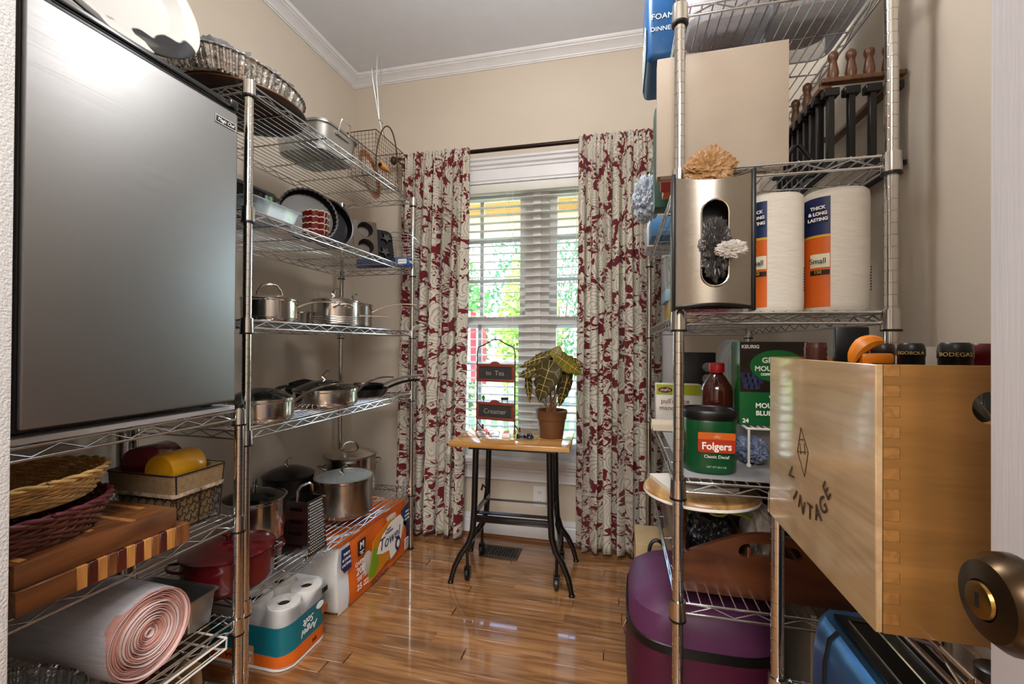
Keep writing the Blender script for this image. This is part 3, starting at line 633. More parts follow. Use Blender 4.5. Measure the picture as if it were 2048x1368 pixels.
# ---- third deck: bag roll, loaf pan, foil pan, onion
br = T('bag_roll', 'thick roll of white plastic bags with pink spiral end below the cutting boards', 'bag roll', (-1.055, .815, SA[2])); R = .098
Mx = Matrix.Translation((0, 0, R)) @ Matrix.Rotation(PI/2, 4, 'Y')
P('wrapped_plastic', B().at(Mx).lathe([(R*.98, -.34), (R, -.3), (R*1.0, -.05), (R*.985, -.012), (R*.97, -.006)], 40), M('plastic_bag_white', '#cfcdd2', .3, var=.12, vscale=14, bump=.5, bscale=22, stretch=(1, 5, 5), spec=.7), br)
pk1, pk2 = M('pink_roll_edge', '#dda296', .6, var=.25, vscale=30), M('pale_pink_edge', '#ead4ce', .6, var=.1)
r_ = .008; k = 0; seed = random.Random(5)
while r_ < R*.985:
    dr_ = .0034+.0012*seed.random(); h0 = -.006-.008*seed.random()
    def sp(rr, hh): return [(rr*(1+.015*math.sin(3*a/64*2*PI+k)+.012*math.sin(7*a/64*2*PI+k*2))*math.cos(a/64*2*PI), rr*(1+.015*math.sin(3*a/64*2*PI+k))*math.sin(a/64*2*PI), hh) for a in range(64)]
    P('rolled_layer', B().at(Mx).loft([sp(r_, h0-.02), sp(r_, h0), sp(r_+.0016, h0+.0035), sp(r_+dr_*.7, h0), sp(r_+dr_*.7, h0-.02)], caps=False), pk1 if k % 2 else pk2, br); r_ += dr_; k += 1
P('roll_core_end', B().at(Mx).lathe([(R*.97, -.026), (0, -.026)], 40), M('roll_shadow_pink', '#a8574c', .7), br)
lp = T('loaf_pan', 'dull metal loaf pan beside the bag roll on the refrigerator rack', 'pan', (-1.22, .985, SA[2]))
def pan_rect(x0, x1, y0, y1, h, fl, r=.012, th=.0012):
    b = B(); o = lambda z, i: [(x, y, z) for x, y in rrect(x0-i, x1+i, y0-i, y1+i, r, 4)]
    b.loft([o(0, -fl), o(h, 0), o(h, .006), o(h-.004, .006), o(h-.0035, .001), o(h-.004, -.0015), o(th, -fl-.002)]); return b
P('pan', pan_rect(-.115, .118, -.043, .043, .088, .008), dullsteel, lp)
foil = M('crinkled_foil', '#c9c7c4', .22, metal=1, var=.15, vscale=60, bump=.9, bscale=70)
def foil_pan(name, label, loc, a, b_, h, seed, e=2.6, pleats=56):
    t = T(name, label, 'foil pan', loc); rn = random.Random(seed); n = pleats*4; ph = [rn.uniform(0, 6.28) for _ in range(n)]
    def ring(s, z, am): 
        out = []
        for i, (x, y) in enumerate(oval(0, 0, a*s, b_*s, n, e)):
            w = 1+am*((-1)**(i//2))+am*.5*math.sin(ph[i]); out.append((x*w, y*w, z+.0015*math.sin(ph[i]*3)*(am > 0)))
        return out
    P('pleated_pan', B().loft([ring(.84, .0, 0), ring(.86, .004, .012), ring(.93, h*.6, .014), ring(.965, h-.003, .012), ring(1.0, h, .006), ring(1.01, h-.004, .003), ring(1.0, h-.0015, .003), ring(.955, h-.005, .012), ring(.92, h*.6, .014), ring(.85, .006, .01)], caps=True), foil, t, 25); return t
foil_pan('foil_pan', 'dark crinkled foil baking pan in front of the bag roll', (-1.14, .59, SA[2]), .125, .112, .085, 3)
on = T('onion', 'pale brown onion lying behind the bag roll', 'onion', (-1.395, .968, SA[2])); P('bulb', B().lathe([(0, 0), (.02, .003), (.034, .018), (.037, .034), (.03, .052), (.014, .064), (.005, .074), (0, .076)], 20), M('onion_skin', '#a98552', .5, var=.3, stretch=(8, 8, 1)), on); P('root_tuft', B().lathe([(0, .074), (.004, .076), (.002, .086), (0, .087)], 8), straw, on)
# ---- lowest deck: paper bags, white wire basket under the deck
kr = M('kraft_paper', '#8c6c48', .85, var=.12, vscale=20); hd_ = M('twisted_paper_handle', '#b9925f', .8)
bsk = T('under_shelf_basket', 'white wire basket hung under the third deck of the refrigerator rack', 'wire basket', (-1.05, .8, 0)); wb_ = B()
zt_, zb_ = SA[2]-.02, SA[2]-.055
for dy in (-.02, .19): wb_.tube([(-.35, dy, zb_), (.0, dy, zb_), (.02, dy, zb_+.006), (.022, dy, zt_), (-.3, dy, zt_)], .0028, 6)
for k in range(12): wb_.rod((-.35+.032*k, -.02, zb_), (-.35+.032*k, .19, zb_), .0018, 5)
wb_.rod((.022, -.02, zt_), (.022, .19, zt_), .0026); wb_.rod((.02, -.02, zb_+.006), (.02, .19, zb_+.006), .0026); P('wire_tray', wb_, whitepaint, bsk)
for k in range(7):
    t = T('paper_bag', 'folded brown kraft paper bag with twisted handles, filed on the lowest deck', 'paper bag', (-1.075-.006*k, .74+.036*k, SA[3]), -.25+.05*k, 'kraft bags filed on the lowest deck'); h = .126-.008*(k % 3)
    P('folded_sheet', B().loft([[(-.09, -.006, .0), (.03, -.006, 0), (.03, .004, 0), (-.09, .004, 0)], [(-.09, -.010, h*.6), (.032, -.009, h*.6), (.032, .007, h*.6), (-.09, .007, h*.6)], [(-.09, -.004, h), (.03, -.003, h), (.03, .003, h), (-.09, .003, h)]]), kr, t, 20)
    P('handle', B().tube(bez((.015, .0, h-.02), (.02, -.004, h+.012), (-.05, .008, h+.012), (-.05, 0, h-.02), 12), .0026, 6), hd_, t)
bx = T('carton', 'white carton with orange corner at the end of the lowest deck', 'carton', (-1.08, .64, SA[3])); P('box', B().box(-.1, .02, -.08, .06, 0, .12, .002), white, bx); decal(bx, [(0, 0), (.05, 0), (0, .05)], (.0201, -.08, .02), (0, 1, 0), (0, 0, 1), orange)
# ================================================================ left: rack of pots
def handle_strip(b, pts, w, th):
    """flat strip handle swept along points"""
    P_ = [Vector(p) for p in pts]; rings = []
    for i, p in enumerate(P_):
        t = (P_[min(i+1, len(P_)-1)]-P_[max(i-1, 0)]).normalized(); s = t.cross(Vector((0, 0, 1)))
        s = s.normalized() if s.length > 1e-4 else Vector((1, 0, 0)); u = s.cross(t).normalized(); ww = w*(.8+.4*math.sin(PI*min(1, i/(len(P_)-1)*1.3)))
        rings.append([p+s*ww+u*th, p+s*ww*.6+u*th*1.8, p-s*ww*.6+u*th*1.8, p-s*ww+u*th, p-s*ww*.9-u*th, p+s*ww*.9-u*th])
    b.loft(rings)
def cookpot(name, label, cat, c, z, r, h, mat, rim=.004, lid=None, lidh=.03, ear=None, stick=None, knob='loop', foot=.92, sub=None, rot=0, group=None):
    """pot with rolled rim; lid: 'glass' or a material; ear: angle of two loop handles; stick: (angle,length,rise) list"""
    t = T(name, label, cat, (c[0], c[1], z), 0, group)
    P('body', B().lathe([(0, .0), (r*foot, 0), (r*.985, .008), (r, .02), (r, h-.004), (r+rim, h), (r+rim, h+.002), (r-.002, h), (r-.0035, h-.006), (r-.0035, .012), (r*foot-.006, .004), (0, .004)], 44), mat, t)
    if lid:
        zl = h+.0025; lm = darkglass if lid == 'glass' else lid
        if lid == 'clear': lm = cleanglass
        P('lid', B().lathe([(r+rim*.6, zl), (r+rim, zl+.002), (r*.97, zl+.006), (r*.8, zl+lidh*.45), (r*.5, zl+lidh*.82), (r*.2, zl+lidh*.98), (0, zl+lidh)], 44), lm, t)
        if lid in ('glass', 'clear'): P('lid_rim', B().lathe([(r-.004, zl), (r+rim, zl), (r+rim, zl+.006), (r-.004, zl+.006), (r-.004, zl)], 44), steel, t)
        zk = zl+lidh
        if knob == 'loop':
            ca, sa = math.cos(rot), math.sin(rot); b = B(); b.tube([(ca*x, sa*x, zk+zz) for x, zz in ((-.04, -.004), (-.036, .012), (-.024, .030), (0, .036), (.024, .030), (.036, .012), (.04, -.004))], .0042, 8); P('lid_handle', b, steel, t)
        elif knob == 'tab':
            ca, sa = math.cos(rot), math.sin(rot); b = B(); handle_strip(b, [(ca*x, sa*x, zk+zz) for x, zz in ((-.006, -.003), (-.010, .014), (-.006, .03), (.004, .038), (.012, .034))], .009, .0018); P('lid_handle', b, steel, t)
        elif knob: P('lid_knob', B().lathe([(.008, -.002), (.008, .01), (.018, .018), (.018, .026), (.012, .03), (0, .03)], 18, (0, 0, zk)), black if knob == 'black' else knob, t)
    if ear is not None:
        for s in (0, PI):
            a = ear+s; ca, sa = math.cos(a), math.sin(a); b = B(); pts = []
            for k in range(11):
                q = -1+2*k/10; d = r-.004+.034*math.sqrt(max(0, 1-abs(q)**2.6)); zz = h*.72+.012*math.sqrt(max(0, 1-q*q)); pts.append((ca*d-sa*q*.038, sa*d+ca*q*.038, zz))
            b.tube(pts, .0042, 7); P('side_handle', b, mat if mat is not brushed else steel, t)
    for (a, Ln, rise) in (stick or []):
        ca, sa = math.cos(a), math.sin(a); b = B(); pts = bez((ca*(r-.003), sa*(r-.003), h*.72), (ca*(r+Ln*.3), sa*(r+Ln*.3), h*.75+rise*.9), (ca*(r+Ln*.6), sa*(r+Ln*.6), h*.72+rise*1.15), (ca*(r+Ln), sa*(r+Ln), h*.72+rise), 12)
        handle_strip(b, pts, .0085, .0025); P('long_handle', b, sub or steel, t)
    return t
# top deck
tr_ = T('round_tray', 'dark brown round tray under the foil roasting pan on the top deck', 'tray', (-1.235, 1.235, SL[0])); P('tray', B().lathe([(0, .0), (.84, .0), (.93, .006), (1, .014), (1, .017), (.92, .010), (.83, .004), (0, .004)], 60, sx=.185, sy=.2), M('dark_brown_bakeware', '#3a2a22', .45, var=.3), tr_); P('rim', B().tube([(.185*math.cos(a/60*2*PI), .2*math.sin(a/60*2*PI), .0155) for a in range(60)], .0028, 6, closed=True), M('brown_rim', '#6e472c', .4), tr_)
foil_pan('foil_roasting_pan', 'large oval foil roasting pan wrapped in loose plastic on the round tray', (-1.235, 1.205, SL[0]+.0185), .175, .228, .062, 8, 2.3, 70)
def crumple(name, label, cat, loc, s, mat, seed, sub=4, amp=.35, sc=2.6, group=None, squash=1, parent=None):
    bm = bmesh.new(); bmesh.ops.create_icosphere(bm, subdivisions=sub+1, radius=1)
    o_ = Vector((seed*3.7, seed*1.3, seed*7.1))
    for v in bm.verts:
        n1 = noise.fractal(v.co*sc+o_, .8, 2.2, 4); rdg = abs(noise.noise(v.co*sc*1.7+o_))
        r3 = abs(noise.noise(v.co*sc*3.4+o_)); v.co *= 1+amp*n1*.5-amp*rdg*.9-amp*.5*r3
    zmin = min(v.co.z for v in bm.verts)
    for v in bm.verts: v.co = Vector((v.co.x*s[0], v.co.y*s[1], (v.co.z-zmin)*s[2]))
    me = bpy.data.meshes.new(name); bm.to_mesh(me); bm.free(); me.materials.append(mat)
    for p in me.polygons: p.use_smooth = False
    o = link(name, me, parent); o.location = loc
    if not parent: tag(o, label, cat, group)
    return o
crumple('plastic_wrap', 'loose crumpled clear plastic wrap on top of the foil roasting pan', 'plastic wrap', (-1.25, 1.2, SL[0]+.078), (.15, .21, .032), GLASS('crumpled_film', '#f2f2f4', .35, .12), 4, 4, .5, 3)
rp_ = T('roasting_pot', 'dull aluminium roasting pot with a folding wire handle on the top deck', 'pot', (-1.25, 1.625, SL[0])); P('pot', pan_rect(-.125, .125, -.125, .125, .105, .012, .05), dullsteel, rp_)
P('lid', B().loft([[(x, y, .107) for x, y in rrect(-.13, .13, -.13, .13, .052, 5)], [(x, y, .113) for x, y in rrect(-.128, .128, -.128, .128, .05, 5)], [(x, y, .122) for x, y in rrect(-.1, .1, -.1, .1, .04, 5)]]), dullsteel, rp_)
P('folding_handle', B().tube([(.128, -.035, .09), (.134, -.035, .12), (.14, -.03, .145), (.14, .03, .145), (.134, .035, .12), (.128, .035, .09)], .0028, 7), chromep, rp_); P('handle_bracket', B().box(.124, .133, -.045, .045, .078, .094, .002), dullsteel, rp_)
fb = T('fry_basket', 'rusty wire mesh fry basket with long upright handle on the top deck', 'fry basket', (-1.16, 1.945, SL[0])); mw = B()
bx0, bx1, by0, by1, bh = -.075, .075, -.13, .13, .205
for k in range(15):
    y = by0+(by1-by0)*k/14; mw.tube([(bx0, y, bh), (bx0+.012, y, .003), (bx1-.012, y, .003), (bx1, y, bh)], .0009, 4)
for k in range(9):
    x = bx0+(bx1-bx0)*k/8; mw.tube([(x, by0, bh), (x, by0+.012, .003), (x, by1-.012, .003), (x, by1, bh)], .0009, 4)
for k in range(12):
    z = .004+(bh-.004)*k/11; q = .012*(1-k/11); mw.tube([(bx0+q, by0+q, z), (bx1-q, by0+q, z), (bx1-q, by1-q, z), (bx0+q, by1-q, z)], .0009, 4, closed=True)
rw = M('rusty_basket_wire', '#5a4232', .5, metal=.6, var=.4, vscale=60); P('wire_mesh', mw, rw, fb, 60)
P('rim_wire', B().tube([(bx0, by0, bh), (bx1, by0, bh), (bx1, by1, bh), (bx0, by1, bh)], .0024, 6, closed=True).tube(bez((.078, -.14, .01), (.1, -.16, .3), (.1, .04, .36), (.088, .05, .02), 16), .0032, 7), rw, fb)
P('long_handle', B().tube([(.076, -.07, bh-.01), (.07, -.085, bh+.05), (.066, -.088, bh+.06), (.06, -.105, .46), (.06, -.1, .575), (.06, -.085, .58), (.06, -.075, .57), (.064, -.07, .46), (.068, -.072, bh+.06), (.07, -.062, bh+.03), (.076, -.045, bh-.01)], .0019, 6).tube([(.066, -.088, bh+.06), (.055, -.13, .44), (.05, -.128, .5), (.05, -.112, .5), (.055, -.108, .44), (.064, -.078, bh+.06)], .0017, 6), chromep, fb)
P('cross_bar', B().rod((.068, -.1, bh+.062), (.068, -.058, bh+.062), .002), chromep, fb); P('wooden_grip', B().lathe([(.010, 0), (.015, .006), (.016, .035), (.013, .065), (.0, .068)], 14).at(Matrix()), WOOD('grip_wood', '#a3652b', '#cf8f45', axis=2, scale=20), fb).matrix_local = Matrix.Translation((.079, -.10, .055)) @ Matrix.Rotation(-PI/2, 4, 'X')
ph_ = T('plate', 'cream dinner plate with a red transfer border standing behind the fry basket', 'plate', (-1.335, 2.115, SL[0])); PM = Matrix.Translation((0, 0, .128)) @ Matrix.Rotation(math.radians(8), 4, 'Z') @ Matrix.Rotation(math.radians(80), 4, 'Y')
P('dish', B().at(Matrix.Translation((.02, 0, 0)) @ PM).lathe([(0, 0), (.075, 0), (.088, .008), (.13, .017), (.131, .019), (.086, .011), (.073, .0035), (0, .0035)], 48), M('cream_china', '#e6d9c0', .2, coat=.3), ph_)
P('transfer_border', B().at(Matrix.Translation((.02, 0, 0)) @ PM).lathe([(.092, .0122), (.126, .0193), (.1262, .0197), (.092, .0126)], 48), M('red_transfer_print', '#a8603f', .3, var=.6, vscale=35), ph_)
# second deck: glass dishes, ramekins, tart pans, muffin tin...
g1 = T('glass_baking_dish', 'clear rectangular glass baking dish on the second deck', 'baking dish', (-1.215, 1.225, SL[1])); P('dish', pan_rect(-.13, .13, -.11, .115, .05, .014, .025, .004), GLASS('baking_glass', '#cfe0e6', .14, .04), g1); P('handle_lip', B().box(-.05, .05, .118, .135, .042, .049, .003), GLASS('baking_glass', '#bcd0d6', .3, .05), g1)
g2 = T('glass_baking_dish', 'smoky dark glass dish stacked on the clear baking dish', 'baking dish', (-1.235, 1.195, SL[1]+.0515)); P('dish', pan_rect(-.125, .10, -.10, .098, .04, .012, .03, .004), darkglass, g2); P('dark_lid', B().loft([[(x, y, .041) for x, y in rrect(-.128, .103, -.103, .1, .03, 5)], [(x, y, .05) for x, y in rrect(-.122, .098, -.098, .095, .03, 5)]]), black, g2)
maroon = M('maroon_glaze', '#550d13', .2, var=.15, coat=.4); cream = M('cream_rim_glaze', '#d8c4a6', .3)
def ramekin(c, z, lab):
    t = T('ramekin', lab, 'ramekin', (c[0], c[1], z), 0, 'stacked ruffled ramekins'); r = .05; h = .036; rings = []
    def rg(s, zz, w): return [((r*s*(1+w*math.sin(14*a/84*2*PI)))*math.cos(a/84*2*PI), (r*s*(1+w*math.sin(14*a/84*2*PI)))*math.sin(a/84*2*PI), zz+w*.05*math.cos(14*a/84*2*PI)) for a in range(84)]
    P('bowl', B().loft([rg(.8, 0, 0), rg(.86, .01, .02), rg(.96, h-.004, .035), rg(.93, h-.004, .035), rg(.78, .014, .02), rg(.7, .008, 0)]), maroon, t); P('rim', B().loft([rg(.96, h-.003, .035), rg(.985, h-.0016, .035), rg(.99, h, .035), rg(.93, h-.001, .035), rg(.93, h-.005, .035)], caps=False), cream, t)
for k in range(4): ramekin((-1.155, 1.50), SL[1]+k*.0235+.0004*k, ['dark red ruffled ramekin at the bottom of the stack of four', 'dark red ruffled ramekin second from the bottom of the stack', 'dark red ruffled ramekin third from the bottom of the stack', 'dark red ruffled ramekin on top of the stack of four'][k])
def upright(loc, ang, lean): return Matrix.Translation(loc) @ Matrix.Rotation(ang, 4, 'Z') @ Matrix.Rotation(math.radians(90-lean), 4, 'Y')
def tartpan(name, label, c, r, ang, lean, mat, depth=.026, flute=36):
    h_ = r*math.cos(math.radians(lean))+.003; t = T(name, label, 'baking pan', (c[0], c[1], c[2])); Mx = upright((0, 0, h_+.004), ang, lean); n = max(96, flute*4)
    if flute < 2: flute = 0
    def rg(s, z, w): return [(r*s*(1+w*math.cos(flute*a/n*2*PI))*math.cos(a/n*2*PI), r*s*(1+w*math.cos(flute*a/n*2*PI))*math.sin(a/n*2*PI), z) for a in range(n)]
    P('pan', B().at(Mx).loft([rg(.88, 0, 0), rg(.9, .001, .0), rg(.95, depth, .02), rg(1.0, depth+.001, .012), rg(1.0, depth+.0025, .012), rg(.94, depth+.001, .02), rg(.88, .0025, 0)]), mat, t); return t
dk = M('dark_nonstick', '#2a2724', .35, metal=.6, var=.2); dk2 = M('black_nonstick', '#141417', .3, metal=.4, var=.2)
tartpan('tart_pan', 'large fluted dark tart pan standing on edge behind the ramekins', (-1.275, 1.60, SL[1]), .118, math.radians(-38), 10, dk, .03)
tartpan('pie_pan', 'black round pan standing on edge behind the fluted tart pan', (-1.265, 1.705, SL[1]), .112, math.radians(-32), 10, dk2, .034, 1)
mt = T('muffin_tin', 'two-row grey muffin tin standing on edge between the pans', 'muffin tin', (-1.14, 1.825, SL[1])); Mx = upright((0, 0, .086), math.radians(-40), 10); mm = M('grey_bakeware', '#40382f', .4, metal=.7)
P('tray', B().at(Mx).loft([[(x, y, z) for x, y in rrect(-.083-e_, .083+e_, -.055-e_, .055+e_, .03, 6)] for z, e_ in ((0, 0), (.003, .0), (.003, -.004), (0, -.004))], caps=False), mm, mt)
for s_ in (-1, 1):
    x0_, x1_ = (-.082, 0) if s_ < 0 else (0, .082)
    P('tray_half', ring_plate(B().at(Mx), rect_rays(x0_, x1_, -.054, .054, (s_*.041, 0), 48), [(s_*.041+.036*math.cos(2*PI*k/48), .036*math.sin(2*PI*k/48)) for k in range(48)], .0012, .0025), mm, mt)
for dx in (-.041, .041):
    for dy in (0,): P('muffin_cup', B().at(Mx).lathe([(.0359, .0026), (.0345, .001), (.026, -.03), (0, -.03)], 28, (dx, dy, 0)), M('cup_inside', '#4b443f', .4, metal=.8), mt)
stn = T('star_pan', 'black mould pan with star shaped cups standing on edge', 'baking pan', (-1.15, 1.935, SL[1])); Mx = upright((0, 0, .082), math.radians(-36), 14)
P('tray', B().at(Mx).loft([[(x, y, z) for x, y in rrect(-.078, .078, -.085, .085, .03, 6)] for z in (0, .004)]), dk2, stn)
for dx, dy in ((-.04, -.03), (.04, .035), (-.035, .05), (.04, -.045)):
    st = [((.033 if k % 2 == 0 else .016)*math.cos(k*PI/5)+dx, (.033 if k % 2 == 0 else .016)*math.sin(k*PI/5)+dy) for k in range(10)]
    P('star_cup', B().at(Mx).loft([[(x, y, .0045) for x, y in st], [(dx+(x-dx)*.75, dy+(y-dy)*.75, .016) for x, y in st]]), STEEL('cup_sheen', '#55524f', .3), stn)
wrk = T('cooling_rack', 'chrome wire cooling rack standing at the end of the second deck', 'cooling rack', (-1.10, 2.005, SL[1])); b = B()
for k in range(9): b.tube([(-.06, 0.008, .012+k*.015), (.09, .02, .012+k*.015), (.12, .045, .008+k*.014)], .0013, 5)
for x in (-.055, .01, .07): b.rod((x, .012+x*.12, 0.002), (x, .012+x*.12, .145), .0018)
b.tube([(-.06, .008, .14), (.0, .008, .158), (.09, .02, .14), (.13, .05, .1)], .0018, 5); P('wires', b, chromep, wrk)
rb = T('foil_box', 'small blue box of kitchen foil at the end of the second deck', 'box', (-1.06, 2.095, SL[1])); P('carton', B().box(-.29, .012, -.02, .022, 0, .044, .0015), M('blue_carton', '#1e4d93', .35), rb); TXT(rb, 'Reynolds', .021, (.0121, .002, .021), (0, 1, 0), (0, 0, 1), white, shear=.2, width=.036); decal(rb, rrect(-.05, .0, -.012, .012, .003), (.0, -.0201, .022), (1, 0, 0), (0, 0, 1), white)
# third deck
cookpot('saute_pan', 'covered stainless saucepan with tall loop lid handle beside the near post', 'saucepan', (-1.215, 1.335), SL[2], .09, .078, steel, lid=darkglass if 0 else steel, lidh=.022, knob='loop', rot=.7, stick=[(.72, .13, .025)])
cookpot('small_saucepan', 'small open saucepan tucked behind the covered saucepan', 'saucepan', (-1.39, 1.575), SL[2], .06, .06, steel, stick=[(1.4, .08, .02)])
cookpot('steamer_pot', 'stainless steamer pot with ribbed foot and lid between two saucepans', 'steamer', (-1.205, 1.70), SL[2], .098, .108, steel, lid=steel, lidh=.02, knob='tab', rot=.8, ear=2.5, foot=.84)
st_ = B()
for k in range(4): st_.tube([(.1*math.cos(a/40*2*PI), .1*math.sin(a/40*2*PI), .012+.009*k) for a in range(40)], .003, 6, closed=True)
P('ribbed_foot', st_, steel, [o for o in bpy.data.objects if o.name.startswith('steamer_pot')][0])
cookpot('tall_saucepan', 'tall covered saucepan with upswept handle near the curtain', 'saucepan', (-1.30, 1.985), SL[2], .086, .118, steel, lid=steel, lidh=.018, knob='tab', rot=.8, stick=[(.48, .22, .045)])
cookpot('milk_pan', 'small pan behind the tall saucepan with only its handle showing', 'saucepan', (-1.40, 1.80), SL[2], .05, .07, steel, stick=[(.55, .30, .01)])
tg = T('hang_tag', 'small white oval tag hanging from the far post', 'tag', (-1.045, 2.163, 1.165)); P('tag_disc', B().at(Matrix.Rotation(.5, 4, 'Y') @ frame((0, 0, 0), (0, 1, 0), (.25, 0, 1))).prism(oval(0, 0, .042, .019, 28), -.0008, .0008), white, tg); P('cord', B().tube([(-.01, -.02, .01), (-.012, -.008, .03), (-.02, 0, .034)], .0008, 4), ink, tg)
# fourth deck
cookpot('saute_pan', 'stainless saute pan with domed glass lid beside the near post, fourth deck', 'saute pan', (-1.165, 1.245), SL[3], .101, .066, steel, lid='glass', lidh=.038, knob=None, stick=[(.95, .21, .055)])
cookpot('saute_pan', 'stainless saute pan with glass lid and bright tab knob on the fourth deck', 'saute pan', (-1.19, 1.62), SL[3], .125, .062, steel, lid='glass', lidh=.04, knob='tab', rot=.8, stick=[(.82, .16, .06)])
def skillet(name, label, c, z, r, h, mat, a, Ln, rise, hm):
    t = T(name, label, 'frying pan', (c[0], c[1], z)); P('pan', B().lathe([(0, 0), (r*.8, 0), (r*.9, .01), (r, h), (r+.002, h+.002), (r-.003, h), (r*.87, .012), (r*.78, .004), (0, .004)], 44), mat, t)
    ca, sa = math.cos(a), math.sin(a); b = B(); handle_strip(b, bez((ca*(r-.004), sa*(r-.004), h*.8), (ca*(r+Ln*.3), sa*(r+Ln*.3), h+rise*.7), (ca*(r+Ln*.6), sa*(r+Ln*.6), h+rise), (ca*(r+Ln), sa*(r+Ln), h+rise*1.05), 10), .010, .004); P('handle', b, hm, t)
    P('hang_end', B().lathe([(.007, -.002), (.007, .004), (0, .005)], 10, (ca*(r+Ln-.008), sa*(r+Ln-.008), h+rise*1.05+.003)), steel, t); return t
skillet('frying_pan', 'black frying pan with dark handle at the bottom of the far stack', (-1.225, 1.955), SL[3], .118, .036, blacki, .82, .17, .03, black)
skillet('frying_pan', 'smaller black frying pan stacked inside the larger one, long steel handle', (-1.228, 1.952), SL[3]+.0055, .098, .05, blacki, .70, .20, .035, dullsteel)
skillet('grill_pan', 'flat black griddle behind the saute pans against the wall', (-1.40, 1.44), SL[3], .09, .05, blacki, 1.5, .10, .02, black)
gd = T('oven_mitt', 'folded black oven mitts piled behind the saute pan', 'oven mitt', (-1.44, 1.80, SL[3])); crumple('cloth', '', '', (0, 0, 0), (.07, .10, .045), M('black_cloth', '#141416', .9), 3, 3, .3, 2, parent=gd)
# bottom deck
cookpot('stock_pot', 'brushed stainless stock pot with glass lid at the front of the bottom deck', 'stock pot', (-1.20, 1.765), SL[4], .124, .152, STEEL('brushed_pot', '#aaa39b', .24, axis=2), lid='clear', lidh=.012, knob='tab', rot=.8, ear=-1.9)
cookpot('enamel_pot', 'black enamel pot with domed lid behind the grater', 'stock pot', (-1.438, 1.70), SL[4], .105, .165, blacki, lid=blacki, lidh=.035, knob='tab', rot=.8)
cookpot('stock_pot', 'polished stock pot with loop lid handle by the curtain', 'stock pot', (-1.34, 2.02), SL[4], .128, .185, steel, lid=steel, lidh=.028, knob='loop', rot=.7, ear=.9)
cookpot('covered_pan', 'stainless pan with glass lid behind the red dutch oven', 'saute pan', (-1.385, 1.455), SL[4], .112, .145, steel, lid='glass', lidh=.035, knob='loop', rot=2.2)
red = M('red_enamel', '#5a0d14', .22, var=.12, coat=.5)
do = cookpot('dutch_oven', 'oval dark red enamel dutch oven with lid behind the near posts', 'dutch oven', (-1.205, 1.165), SL[4], .128, .10, red, lid=red, lidh=.028, knob=None, ear=.9); P('lid_knob', B().lathe([(.008, .126), (.008, .138), (.02, .145), (.02, .151), (0, .153)], 18), red, do)
gt = T('box_grater', 'steel box grater standing on the bottom deck beside the stock pot', 'grater', (-1.113, 1.40, SL[4])); gr_ = STEEL('grater_steel', '#8d8a88', .25)
def gq(s, z): return [(x*s, y*s, z) for x, y in ((-.055, -.052), (.055, -.052), (.055, .052), (-.055, .052))]
P('body', B().loft([gq(1, 0), gq(.78, .19), gq(.76, .19), gq(.98, 0)], caps=False), gr_, gt, 10)
def gp(face, u, z):
    k = 1-.22*z/.19; h_ = [(.0555*k, .05*u*k, z), (.053*u*k, -.0525*k, z)][face]; return h_
hb = B()
for i in range(9):
    for j in range(18):
        u = -.8+1.6*i/8+(.09 if j % 2 else -.09); z = .012+j*.0098; x, y, zz = gp(0, u, z); hb.at(Matrix.Translation((x, y, zz))).lathe([(.0030, 0), (.0016, .002), (0, .002)], 5, sx=1)
P('fine_teeth', hb, STEEL('teeth', '#c9c9ca', .3), gt, 0)
for j in range(4):
    x0_, y0_, z0_ = gp(1, -.6, .03+j*.042); P('slicing_slot', B().box(x0_, -x0_, y0_-.002, y0_+.001, z0_, z0_+.012, .001), STEEL('slot_red_reflection', '#4a2226', .3), gt)  # reddish reflection on this face is put into the slots' steel colour
P('handle', B().tube([(0, -.038, .188), (0, -.036, .225), (0, -.02, .238), (0, .02, .238), (0, .036, .225), (0, .038, .188)], .0055, 8), steel, gt)
# ---- floor: toilet paper pack and paper towel pack
wp = M('tissue_white', '#d9d5cf', .75, var=.06, vscale=40, bump=.25, bscale=60); teal = M('teal_print', '#0e6b78', .4, var=.15, vscale=10)
tp = T('toilet_paper_pack', 'plastic-wrapped pack of toilet rolls with teal and orange print on the floor', 'toilet paper', (-1.165, 1.395, 0))
rolls = [(dx, dy) for dx in (.056, -.056, -.168) for dy in (-.1, .012)]
for dx, dy in rolls:
    r0 = P('toilet_roll', B().lathe([(.02, 0), (.053, 0), (.055, .006), (.055, .19), (.052, .197), (.022, .198), (.02, .19), (.02, 0)], 32, (dx, dy, .002)), wp, tp); P('cardboard_core', B().lathe([(.0198, .02), (.0198, .19), (.0185, .19), (.0185, .02)], 20, (dx, dy, .002)), M('core_card', '#3d2f26', .8), r0)
def outl(ins, lobes=True):
    """outline of a 2 x 3 bundle of rolls"""
    pts = []; R_ = .0565+ins
    for cx, cy, a0, a1 in ((.056, .012, 0, PI/2), (-.168, .012, PI/2, PI), (-.168, -.1, PI, 1.5*PI), (.056, -.1, 1.5*PI, 2*PI)):
        pts += [(cx+R_*math.cos(a0+(a1-a0)*k/8), cy+R_*math.sin(a0+(a1-a0)*k/8)) for k in range(9)]
    return pts
def band(z0, z1, ins, mat, nm, wav=0):
    o = outl(ins); b = B(); b.loft([[(x, y, z0+wav*math.sin(i*.35)) for i, (x, y) in enumerate(o)], [(x, y, z1+wav*math.sin(i*.35+1)) for i, (x, y) in enumerate(o)]], caps=False); return P(nm, b, mat, tp)
band(.0, .2, .0012, film, 'plastic_wrap'); band(.052, .148, .002, teal, 'teal_band', .006); band(.012, .054, .0022, orange, 'orange_band', .005); band(.002, .013, .0022, white, 'white_hem')
XF = .056+.0565+.0026
